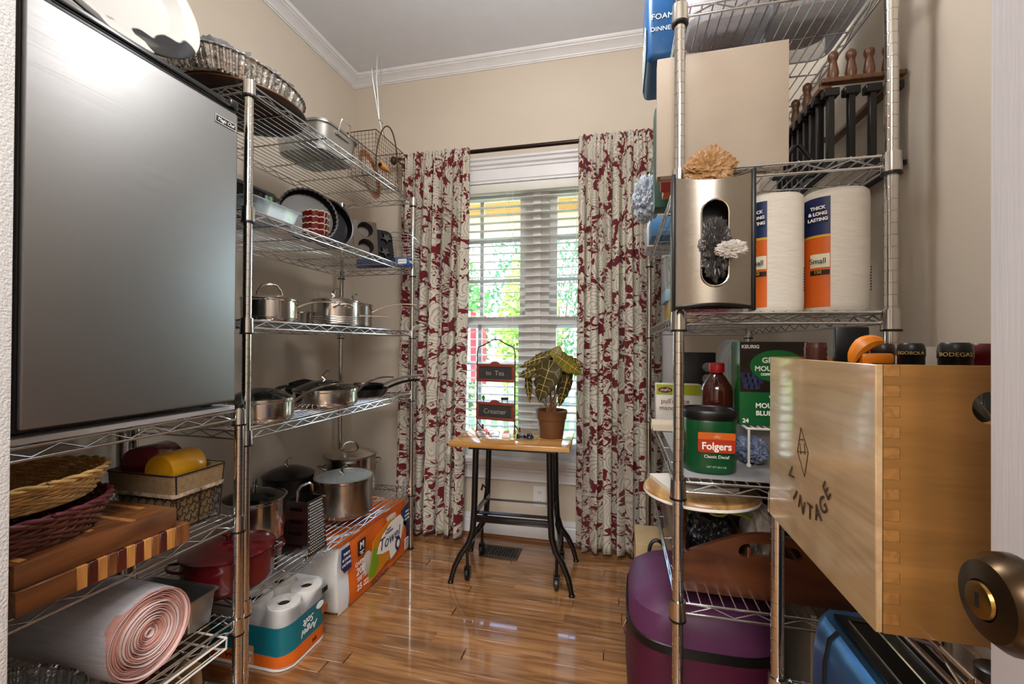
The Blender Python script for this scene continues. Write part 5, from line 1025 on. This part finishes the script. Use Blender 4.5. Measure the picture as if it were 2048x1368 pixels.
# fourth deck: liner, coffee, boxes
S('shelf_liner', B().box(.152, .546, 1.132, 2.18, SR[3], SR[3]+.0015), M('grey_shelf_liner', '#9b9a9c', .5), 'grey plastic liner sheet covering the fourth deck', 'shelf liner')
Z4 = SR[3]+.0016
fo = T('coffee_canister', 'green plastic coffee canister with black lid on the fourth deck', 'canister', (.222, 1.222, Z4)); R = .063
P('body', B().loft([[(x, y, z) for x, y in oval(0, 0, R*s, R*s, 44, 2.5)] for z, s in ((0, .9), (.006, .97), (.02, .985), (.10, .985), (.125, 1.0), (.132, .96))]), M('green_plastic', '#0c4a26', .28, var=.1), fo); P('lid', B().loft([[(x, y, z) for x, y in oval(0, 0, R*s, R*s, 44, 2.5)] for z, s in ((.1325, 1.03), (.137, 1.06), (.15, 1.06), (.154, 1.03), (.154, .9), (.151, .88))]), black, fo)
P('grip_recess', B().at(frame((-R*.985, 0, .06), (0, -1, 0), (0, 0, 1))).prism(rrect(-.02, .02, -.045, .045, .015), -.002, .0015), M('dark_green_plastic', '#073219', .35), fo)
yf = -R*.985-.0006; rd_ = M('red_label', '#b2361a', .35, var=.1); og = M('sunrise_label', '#d2641f', .35)
decal(fo, rrect(-.042, .042, -.023, .025, .005), (.006, yf, .078), (1, 0, 0), (0, 0, 1), rd_, t=.001); decal(fo, rrect(-.042, .042, -.008, .009, .003), (.006, yf-.0006, .0945), (1, 0, 0), (0, 0, 1), og, t=.001)
TXT(fo, 'Folgers', .0245, (.006, yf-.001, .070), (1, 0, 0), (0, 0, 1), white, bold=.0006, width=.066); TXT(fo, 'Classic Decaf', .0105, (.006, yf, .045), (1, 0, 0), (0, 0, 1), white)
TXT(fo, 'NET WT 30.5 OZ', .006, (.006, yf, .02), (1, 0, 0), (0, 0, 1), M('pale_print', '#b9c6b9', .5)); sun = B().at(frame((.006, yf-.0016, .088), (1, 0, 0), (0, 0, 1)))
for k in range(9): a = PI*k/8; sun.prism([(math.cos(a)*.004-.0004, math.sin(a)*.004), (math.cos(a)*.004+.0004, math.sin(a)*.004), (math.cos(a)*.012, math.sin(a)*.012)], 0, .0006)
P('sun_rays', sun, white, fo)
jb = T('juice_bottle', 'brown plastic juice bottle with red cap beside the coffee canister', 'bottle', (.268, 1.365, Z4)); P('bottle', B().lathe([(0, 0), (.037, 0), (.04, .006), (.04, .09), (.0385, .1), (.041, .112), (.042, .185), (.039, .2), (.024, .226), (.0155, .236), (.0155, .245), (0, .245)], 32), M('prune_juice', '#3a120a', .12, var=.2, coat=.6), jb); P('cap', B().lathe([(.0195, .238), (.0205, .242), (.0205, .262), (.018, .265), (0, .265)], 26), M('red_cap', '#b51a22', .35), jb)
wrapdecal(jb, (-1.6, .2, .02, .088), 0, 0, .0402, M('green_white_label', '#9bbf7a', .5, var=.5, vscale=20), 'label')
ri = T('wire_riser', 'white wire riser shelf holding the coffee pod box', 'riser', (.41, 1.36, Z4)); b = B(); zr = .1
for k in range(12): b.rod((-.085+.0155*k, -.1, zr), (-.085+.0155*k, .08, zr), .0018, 6)
b.tube([(-.09, -.1, zr), (.09, -.1, zr), (.09, .08, zr), (-.09, .08, zr)], .003, 6, closed=True); P('deck', b, whitepaint, ri)
for x, y in ((-.085, -.1), (.085, -.1), (-.085, .08), (.085, .08)): P('leg', B().rod((x, y, .006), (x, y, zr), .0032, 8).lathe([(0, 0), (.006, .002), (.006, .008), (.0032, .011)], 10, (x, y, 0)), whitepaint, ri)
zk = Z4+zr+.0032; kc = T('coffee_pod_box', 'dark brown and green coffee pod carton standing on the white wire riser', 'box', (.393, 1.345, zk)); x0_, x1_ = -.081, .081
P('carton', B().box(x0_, x1_, -.045, .045, 0, .222, .0015), M('green_carton', '#0e5f2c', .35, var=.1), kc); yk = -.0452
decal(kc, [(x0_+.001, .088), (x1_-.001, .088), (x1_-.001, .221), (x0_+.001, .221)], (0, yk, 0), (1, 0, 0), (0, 0, 1), M('brown_berry_print', '#2a1a14', .35, var=.6, vscale=14))
for k in range(11): decal(kc, oval(0, 0, .008, .008, 14), (-.072+.0125*(k % 4)+.004*(k//4), yk-.0004, .132-.0145*(k//4)), (1, 0, 0), (0, 0, 1), M('blueberry_print', '#2c3350', .35, var=.4, vscale=60), 'printed_berry')
decal(kc, oval(.010, .158, .066, .042, 36), (0, yk-.0008, 0), (1, 0, 0), (0, 0, 1), green); TXT(kc, 'KEURIG', .0125, (-.055, yk-.0006, .208), (1, 0, 0), (0, 0, 1), white, bold=.0004)
for s_, x, z, sz in (('GREEN', .004, .172, .02), ('MOUNTAIN', .004, .15, .018), ('COFFEE ROASTERS', .006, .135, .0085), ('WILD', .012, .072, .017), ('MOUNTAIN', .006, .052, .018), ('BLUEBERRY', .002, .032, .017)): TXT(kc, s_, sz, (x, yk-.001, z), (1, 0, 0), (0, 0, 1), white, bold=.0005)
TXT(kc, '24', .015, (-.066, yk-.0004, .011), (1, 0, 0), (0, 0, 1), white, bold=.0005)
decal(kc, [(-.04, 0), (-.002, 0), (-.002, .2), (-.04, .2)], (x0_-.0001, .042, .01), (0, -1, 0), (0, 0, 1), M('silver_side_print', '#9aa9a4', .4, var=.4, vscale=40), t=.0005)
md_ = carton('mandoline_box', 'white kitchen-tool carton with lime green band at the far end of the fourth deck', .137, .30, 1.80, 1.87, Z4, Z4+.165, M('white_card', '#e3dfd6', .5)); decal(md_, [(-.08, .125), (.08, .125), (.08, .164), (-.08, .164)], (0, -.0352, 0), (1, 0, 0), (0, 0, 1), M('lime_card', '#a3ad22', .5)); decal(md_, oval(-.048, .143, .026, .011, 20), (0, -.0358, 0), (1, 0, 0), (0, 0, 1), M('maroon_print', '#5d1620', .5)); TXT(md_, "chef'n", .016, (-.048, -.0365, .143), (1, 0, 0), (0, 0, 1), white); TXT(md_, "pull'n slice", .025, (-.012, -.0355, .1), (1, 0, 0), (0, 0, 1), M('brown_print', '#8a4a35', .6)); TXT(md_, 'mandoline', .025, (-.017, -.0355, .074), (1, 0, 0), (0, 0, 1), M('brown_print', '#8a4a35', .6))
sg_ = T('paper_roll', 'rolled white sheet lying across the fourth deck', 'paper roll', (.15, 1.72, Z4+.021)); P('roll', B().at(Matrix.Rotation(PI/2, 4, 'Y')).lathe([(.017, -.035), (.021, -.035), (.021, .16), (.017, .16), (.017, -.035)], 22), M('cream_paper', '#d5c8b0', .8), sg_); P('loose_edge', B().box(-.03, .155, -.0215, -.019, -.018, .004), M('cream_paper', '#d5c8b0', .8), sg_)
kb_ = carton('knife_set_box', 'black carton with white product pictures behind the juice bottle', .262, .385, 1.98, 2.05, Z4, Z4+.285, M('black_card', '#121216', .4))
for k in range(3): decal(kb_, oval(.03, .225-.048*k, .02, .019, 14), (0, -.0352, 0), (1, 0, 0), (0, 0, 1), M('picture_print', '#8d8a88', .5, var=.5, vscale=50), 'picture')
cm = T('drink_maker', 'silver and black drink machine behind the coffee pod box', 'appliance', (.385, 1.72, Z4)); P('body', B().loft([[(x, y, z) for x, y in oval(0, 0, .05*s, .07*s, 28, 2.6)] for z, s in ((0, 1), (.2, 1), (.27, .95), (.315, .75), (.335, .35))]), M('silver_plastic', '#a9acb2', .3), cm); P('dark_panel', B().at(frame((0, -.0695, .2), (1, 0, 0), (0, 0, 1))).prism(oval(.01, .07, .022, .028, 20), 0, .003), black, cm)
for k, (x, y, c, lab) in enumerate(((.345, 1.31, '#7b86a3', 'blue and white crinkled snack bag under the wire riser'), (.45, 1.32, '#c7c1b6', 'white fabric pouch under the wire riser'))): crumple('snack_bag', lab, 'bag', (x, y, Z4), (.042, .055, .038), M('snack_bag_%d' % k if 0 else ('blue_snack_bag', 'white_pouch')[k], c, .45, var=.5, vscale=16), 11+k, 4, .3, 2.2)
# fifth deck: wooden caddy with dividers
Z5 = SR[4]; cad = WOOD('cherry_caddy', '#3b1c0f', '#683a20', axis=0, scale=8, rough=.3, coat=.4)
ca = T('serving_caddy', 'cherry wood divided caddy with curved handle end on the fifth deck', 'caddy', (.345, 1.16, Z5)); HW = .196
def top_edge(x): return .094+.062*math.cos(min(1, abs(x)/HW)*PI/2)**1.3
cc = (.0, .112)
def outer_r(a):
    lo, hi = 0, .5
    for _ in range(30):
        m = (lo+hi)/2; x = cc[0]+m*math.cos(a); y = cc[1]+m*math.sin(a)
        if -HW < x < HW and 0 < y < top_edge(x): lo = m
        else: hi = m
    return lo
def slot_r(a):
    lo, hi = 0, .1
    for _ in range(25):
        m = (lo+hi)/2; x = m*math.cos(a); y = m*math.sin(a)-.006*(1-(x/.055)**2)
        if max(0, abs(x)-.052)**2+y*y < .0155**2: lo = m
        else: hi = m
    return lo
P('handle_end', ring_plate(B().at(frame((0, 0, 0), (1, 0, 0), (0, 0, 1))), rays(outer_r, cc, 96), rays(slot_r, cc, 96), -.014, 0), cad, ca)
P('bottom_board', B().box(-HW, HW, .014, .55, 0, .01), cad, ca)
for x in (-HW, HW-.012): P('side_board', B().box(x, x+.012, .0142, .55, .01, .112, .002), cad, ca)
P('far_end', B().box(-HW+.012, HW-.012, .538, .55, .01, .14, .002), cad, ca)
P('divider', B().box(-.045, -.035, .0142, .538, .01, .115, .002), cad, ca); P('divider', B().box(.055, .064, .0142, .538, .01, .1, .002), cad, ca); P('cross_divider', B().box(-.035, .055, .26, .27, .01, .1), cad, ca)
dt = crumple('black_bag', 'black plastic bag of utensils in the near compartment of the caddy', 'bag', (.235, 1.27, Z5+.0105), (.06, .085, .085), M('black_sack', '#111112', .4), 15, 4, .3, 2)
gs = T('green_spatula', 'lime green looped utensil handle sticking out of the caddy', 'utensil', (.27, 1.23, Z5+.175)); P('loop', B().tube([(x, .01*math.sin(k*.3), y) for k, (x, y) in enumerate(oval(-.025, .006, .026, .013, 22))], .0032, 6, closed=True), M('lime_plastic', '#9dbb2e', .4), gs); P('shaft', B().tube([(0, .005, .0), (.035, .01, -.006), (.06, .03, -.02)], .005, 6), M('lime_plastic', '#9dbb2e', .4), gs)
gx = crumple('herb_bag', 'olive green bag of greens standing in the caddy', 'bag', (.245, 1.46, Z5+.0105), (.045, .06, .07), M('olive_bag', '#4b5a24', .5, var=.5, vscale=20), 16, 4, .4, 2.5)
wp_ = T('towel_bundle', 'white cloth bundle lying in the middle compartment of the caddy', 'cloth', (.36, 1.30, Z5+.0105)); crumple('cloth', '', '', (0, 0, 0), (.04, .1, .088), M('white_cloth', '#bfb6aa', .9, var=.1), 17, 4, .2, 1.6, parent=wp_)
rb_ = T('round_board', 'round wooden lazy susan edge jutting out over the caddy', 'board', (.207, 1.258, .688)); P('disc', B().lathe([(0, 0), (.135, 0), (.142, .006), (.142, .014), (.137, .02), (0, .02)], 48), WOOD('lazy_susan', '#8a6034', '#c39a60', axis=1, scale=8), rb_); P('white_band', B().lathe([(.1425, .004), (.1432, .008), (.1425, .011)], 48), white, rb_)
dd = T('white_dish', 'white rectangular dish with an oval well lying on the round board', 'dish', (.19, 1.275, .7085), .3); P('dish', ring_plate(B(), rect_rays(-.09, .09, -.07, .07, (0, 0), 48), rays(lambda a: .055*.045/math.sqrt((.045*math.cos(a))**2+(.055*math.sin(a))**2), (0, 0), 48), 0, .01), M('white_melamine', '#e0dcd2', .3), dd); P('well', B().lathe([(0, .001), (1, .001), (1.0, .004)], 32, sx=.055, sy=.045), M('cream_melamine', '#cdbfa5', .3), dd)
S('support_tin', B().lathe([(0, 0), (.06, 0), (.062, .004), (.062, .19), (.058, .195), (0, .195)], 28), M('dark_tin', '#26282a', .4, metal=.5), 'dark round tin carrying the round board on the fifth deck', 'tin', (.248, 1.252, Z5+.0105)) if 0 else None
# floor: cooler bag
pu = M('maroon_nylon', '#4d1430', .45, var=.2, vscale=8, bump=.2, bscale=20); pl_ = M('plum_nylon', '#5a2c50', .45, var=.2, vscale=8, bump=.2, bscale=18); cb_ = T('cooler_bag', 'plum and maroon insulated cooler bag with black zipper on the floor', 'cooler bag', (.225, 1.415, 0))
def cs_(s, z, dy=0): return [(x, y+dy, z) for x, y in oval(0, 0, .2*s, .2*s, 48, 3.4)]
P('body', B().loft([cs_(.94, 0), cs_(.98, .02), cs_(1.02, .16), cs_(1.0, .29)]), pu, cb_); P('lid', B().loft([cs_(1.0, .2915), cs_(.99, .33), cs_(.95, .37), cs_(.8, .395), cs_(.4, .405)]), pl_, cb_)
P('zipper', B().loft([cs_(1.003, .278), cs_(1.018, .28), cs_(1.018, .302), cs_(1.003, .304)], caps=False), black, cb_); P('zip_pull', B().tube([(-.203, -.08, .285), (-.212, -.085, .265), (-.208, -.08, .245)], .003, 6), chromep, cb_)
P('carry_strap', B().tube(bez((-.12, .19, .33), (-.14, .21, .43), (-.06, .21, .43), (-.06, .19, .33), 12), .006, 6), black, cb_); P('corner_panel', B().loft([[(x*1.004, y*1.004, z) for x, y, z in cs_(1, z0)[18:26]] for z0 in (.3, .33)], caps=False, closed=False), M('navy_nylon', '#1c2f45', .5), cb_)
pa = P('pocket_patch', B().at(frame((.1, -.2045, .16), (1, 0, 0), (0, 0, 1))).prism(rrect(-.05, .05, -.025, .025, .004), 0, .003), M('red_patch', '#9c1f1c', .5), cb_); P('dark_band', B().at(frame((.1, -.208, .16), (1, 0, 0), (0, 0, 1))).prism([(-.02, .024), (.0, .024), (.049, -.01), (.049, -.024), (.035, -.024)], 0, .001), ink, pa)
carton('cardboard_box', 'plain tan cardboard box on the floor behind the cooler bag', .18, .46, 1.68, 2.0, 0, .3, M('tan_cardboard', '#a98a5f', .8)); S('display_board', B().box(.50, .515, 1.35, 1.65, .0, .36, .002), M('white_panel', '#c9c3b6', .6), 'white board standing on edge between the cooler bag and the wall', 'board')
# ================================================================ low rack at the right: crate and toaster
cr = T('wine_crate', 'pale wooden wine crate with finger joints and burnt VINTAGE lettering on the low rack', 'crate', (.262, .545, SD[0])); CW, CL, CH, th = .30, .338, .281, .014
wy = WOOD('crate_side_wood', '#a1835c', '#c2a57c', axis=1, scale=22, rough=.2, coat=.6, rings=.8); wx = WOOD('crate_end_wood', '#7b5629', '#9a6d38', axis=0, scale=22, rough=.35, rings=.6)
P('side_panel', B().box(0, .007, 0, CL, 0, CH, .001, 1), wy, cr); P('side_panel', B().box(CW-.007, CW, 0, CL, 0, CH, .001, 1), wy, cr)
hc = (.1, CH-.042); ep = ring_plate(B().at(frame((0, 0, 0), (1, 0, 0), (0, 0, 1))), rect_rays(.022, CW-.022, 0, CH, hc, 96), [(hc[0]+.0165*math.cos(2*PI*k/96), hc[1]+.0165*math.sin(2*PI*k/96)) for k in range(96)], -th, 0); P('end_panel', ep, wx, cr, 25)
P('end_panel', B().box(.022, CW-.022, CL-th, CL, 0, CH), wx, cr); P('floor_board', B().box(.0072, CW-.0072, th, CL-th, 0, .008), wy, cr)
eg_ = WOOD('end_grain', '#7c5225', '#9b6c34', axis=1, scale=30, rough=.5); nf = 13; fz = CH/nf
for k in range(nf):
    for (ya, yb) in ((0, th), (CL-th, CL)):
        for (xa, xb) in ((.0072, .022), (CW-.022, CW-.0072)):
            P('joint_pin', B().box(xa, xb, ya, yb, k*fz+.0002, (k+.45)*fz-.0002), wx, cr); P('joint_tail', B().box(xa, xb-.0002, ya+.0003, yb-.0003, (k+.45)*fz, (k+1)*fz), eg_, cr)
burn = M('burnt_lettering', '#3a2412', .7)
for k, ch in enumerate('VINTAGE'):
    a = math.radians((-62, -40, -20, 0, 18, 36, 52)[k]); o_ = Vector((0, *[(.236,.10),(.218,.072),(.193,.066),(.163,.066),(.138,.074),(.121,.09),(.111,.112)][k])); tang = Vector((0, -math.cos(a), math.sin(a))); upv = Vector((0, math.sin(a), math.cos(a)))
    TXT(cr, ch, .031, o_+Vector((-.0002, 0, 0)), tang, upv, burn)
dg = B().at(frame((-.0003, .19, .145), (0, -1, .2), (0, .2, 1)))
for p_, q_ in (((-.02, .0), (0, .035)), ((0, .035), (.02, 0)), ((.02, 0), (0, -.035)), ((0, -.035), (-.02, 0)), ((-.02, 0), (.02, 0)), ((-.01, .018), (.01, .018)), ((-.008, -.004), (-.008, .012)), ((.008, -.004), (.008, .012))):
    dg.tube([(*p_, 0), (*q_, 0)], .0007, 4)
P('burnt_diamond_mark', dg, burn, cr)
def bottle(label, x, y, cap, cm_, txt=None):
    t = T('wine_bottle', label, 'bottle', (x, y, SD[0]+.0082), 0, 'bottles standing in the wine crate'); P('glass_body', B().lathe([(0, .004), (.03, 0), (.036, .004), (.0365, .01), (.0365, .19), (.033, .21), (.02, .23), (.0145, .245), (.0145, .29), (0, .29)], 26), M('dark_bottle_glass', '#0e140d', .1, coat=.5), t)
    P('capsule', B().lathe([(.0150, .245), (.0150, .278), (.0158, .279), (.0158, .288), (.0145, .2945), (.0125, .297), (0, .2965)] if not cap else [(.0165, .25)]+[(.0165-.0012*(k % 2), .254+.0042*k) for k in range(10)]+[(.015, .298), (0, .298)], 26), cm_, t)
    if txt: TXT(t, txt, .0065, None, None, None, M('gold_print', '#b99a5a', .4), wrap=(0, 0, .0158 if cap == 0 else .0165, -.5, .283), width=.03)
bottle('bottle with ribbed brown screw cap at the far corner of the crate', .3135, .83, 1, M('brown_cap', '#3d1a13', .3))
bottle('bottle with dark brown capsule beside the orange plastic tool', .408, .828, 0, M('dark_brown_capsule', '#2b1a17', .35))
bottle('bottle with black capsule and gold lettering in the middle of the crate', .40, .743, 0, M('black_capsule', '#101113', .35), 'EGOBOLA')
bottle('bottle with black capsule and gold band at the near end of the crate', .38, .625, 0, M('black_capsule', '#101113', .35), 'BODEGAS'); bottle('bottle with dark red capsule by the wall side of the crate', .49, .755, 0, M('red_capsule', '#5d1419', .35))
po = M('orange_plastic', '#d5791a', .35); to = T('orange_tool', 'orange plastic kitchen cutter sticking up from the crate', 'kitchen tool', (.352, .772, 0)); tz = SD[0]+.0082
P('shaft', B().tube([(0, 0, tz), (0, .0, tz+.2), (.004, -.005, tz+.268)], .008, 8), po, to); P('curved_blade', B().tube(bez((-.012, .0, tz+.268), (-.008, 0, tz+.29), (.006, 0, tz+.302), (.026, 0, tz+.300), 10), [.005, .007, .009, .010, .011, .012, .012, .011, .010, .008, .006], 8), po, to); P('lower_jaw', B().box(-.002, .04, -.008, .01, tz+.266, tz+.282, .004), po, to)
S('black_case', B().box(-.008, .008, -.005, .005, .0, .245, .002).box(-.008, .042, -.0055, .0055, .243, .325, .003), black, 'black flat case leaning in the crate behind the orange tool', 'case', (.361, .8605, SD[0]+.0083))
S('paper_sheet', B().grid(lambda u, v: (-.045+.09*u, .006*math.sin(u*3), .292*v), 6, 6), M('white_paper', '#dcd8d2', .8), 'white sheet of paper standing at the back of the crate', 'paper', (.485, .86, SD[0]+.0085))
# toaster
bt = M('metallic_blue', '#4a80b8', .25, metal=.75, var=.1); ts = T('toaster', 'metallic blue two-slot toaster with black top on the low rack', 'toaster', (.415, .735, SD[1])); TW, TL, TH = .088, .16, .215
def tr2(s, z, sy=1): return [(x*s, y*sy, z) for x, y in rrect(-TW, TW, -TL, TL, .03, 5)]
P('shell', B().loft([tr2(.98, .012), tr2(1.02, .05), tr2(1.0, .165), tr2(.92, .203), tr2(.8, .215), tr2(.76, .215)], caps=True), bt, ts); P('base', B().loft([tr2(.97, 0), tr2(.97, .012)]), black, ts)
P('black_top', B().box(-.058, .058, -TL+.02, TL-.02, .2152, .221, .004), blacki, ts)
for x in (-.027, .027): P('slot', B().box(x-.015, x+.015, -.115, .115, .2211, .2218), ink, ts); P('slot_rim', B().tube([(x-.016, -.116, .222), (x+.016, -.116, .222), (x+.016, .116, .222), (x-.016, .116, .222)], .0018, 5, closed=True), steel, ts)
P('black_side_seam', B().tube([(-.0895, TL-.07, .014), (-.0915, TL-.07, .06), (-.089, TL-.07, .165), (-.082, TL-.07, .203), (-.07, TL-.07, .217)], .0028, 6), black, ts); P('lever', B().box(-.016, .016, -TL-.022, -TL+.002, .1, .115, .004), black, ts)

carton('storage_bin', 'white plastic bin at the far end of the second deck', .11, .34, 1.95, 2.15, SR[1], SR[1]+.10, M('frosted_plastic', '#ccd0d6', .35), cat='bin'); carton('blue_tray', 'blue tray with red strap on the second deck before the white bin', .115, .34, 1.76, 1.92, SR[1], SR[1]+.075, M('blue_tray_plastic', '#4f86b4', .4), cat='tray')
carton('cream_book', 'thick cream covered book lying on the blue tray on the second deck', .12, .32, 1.765, 1.91, SR[1]+.0765, SR[1]+.12, M('cream_book_cover', '#cbbba2', .6), cat='book')
carton('beige_tub', 'beige plastic tub on the floor behind the cooler bag near the curtain', .06, .165, 1.68, 1.86, 0, .36, M('beige_plastic', '#bda37a', .5), cat='tub')
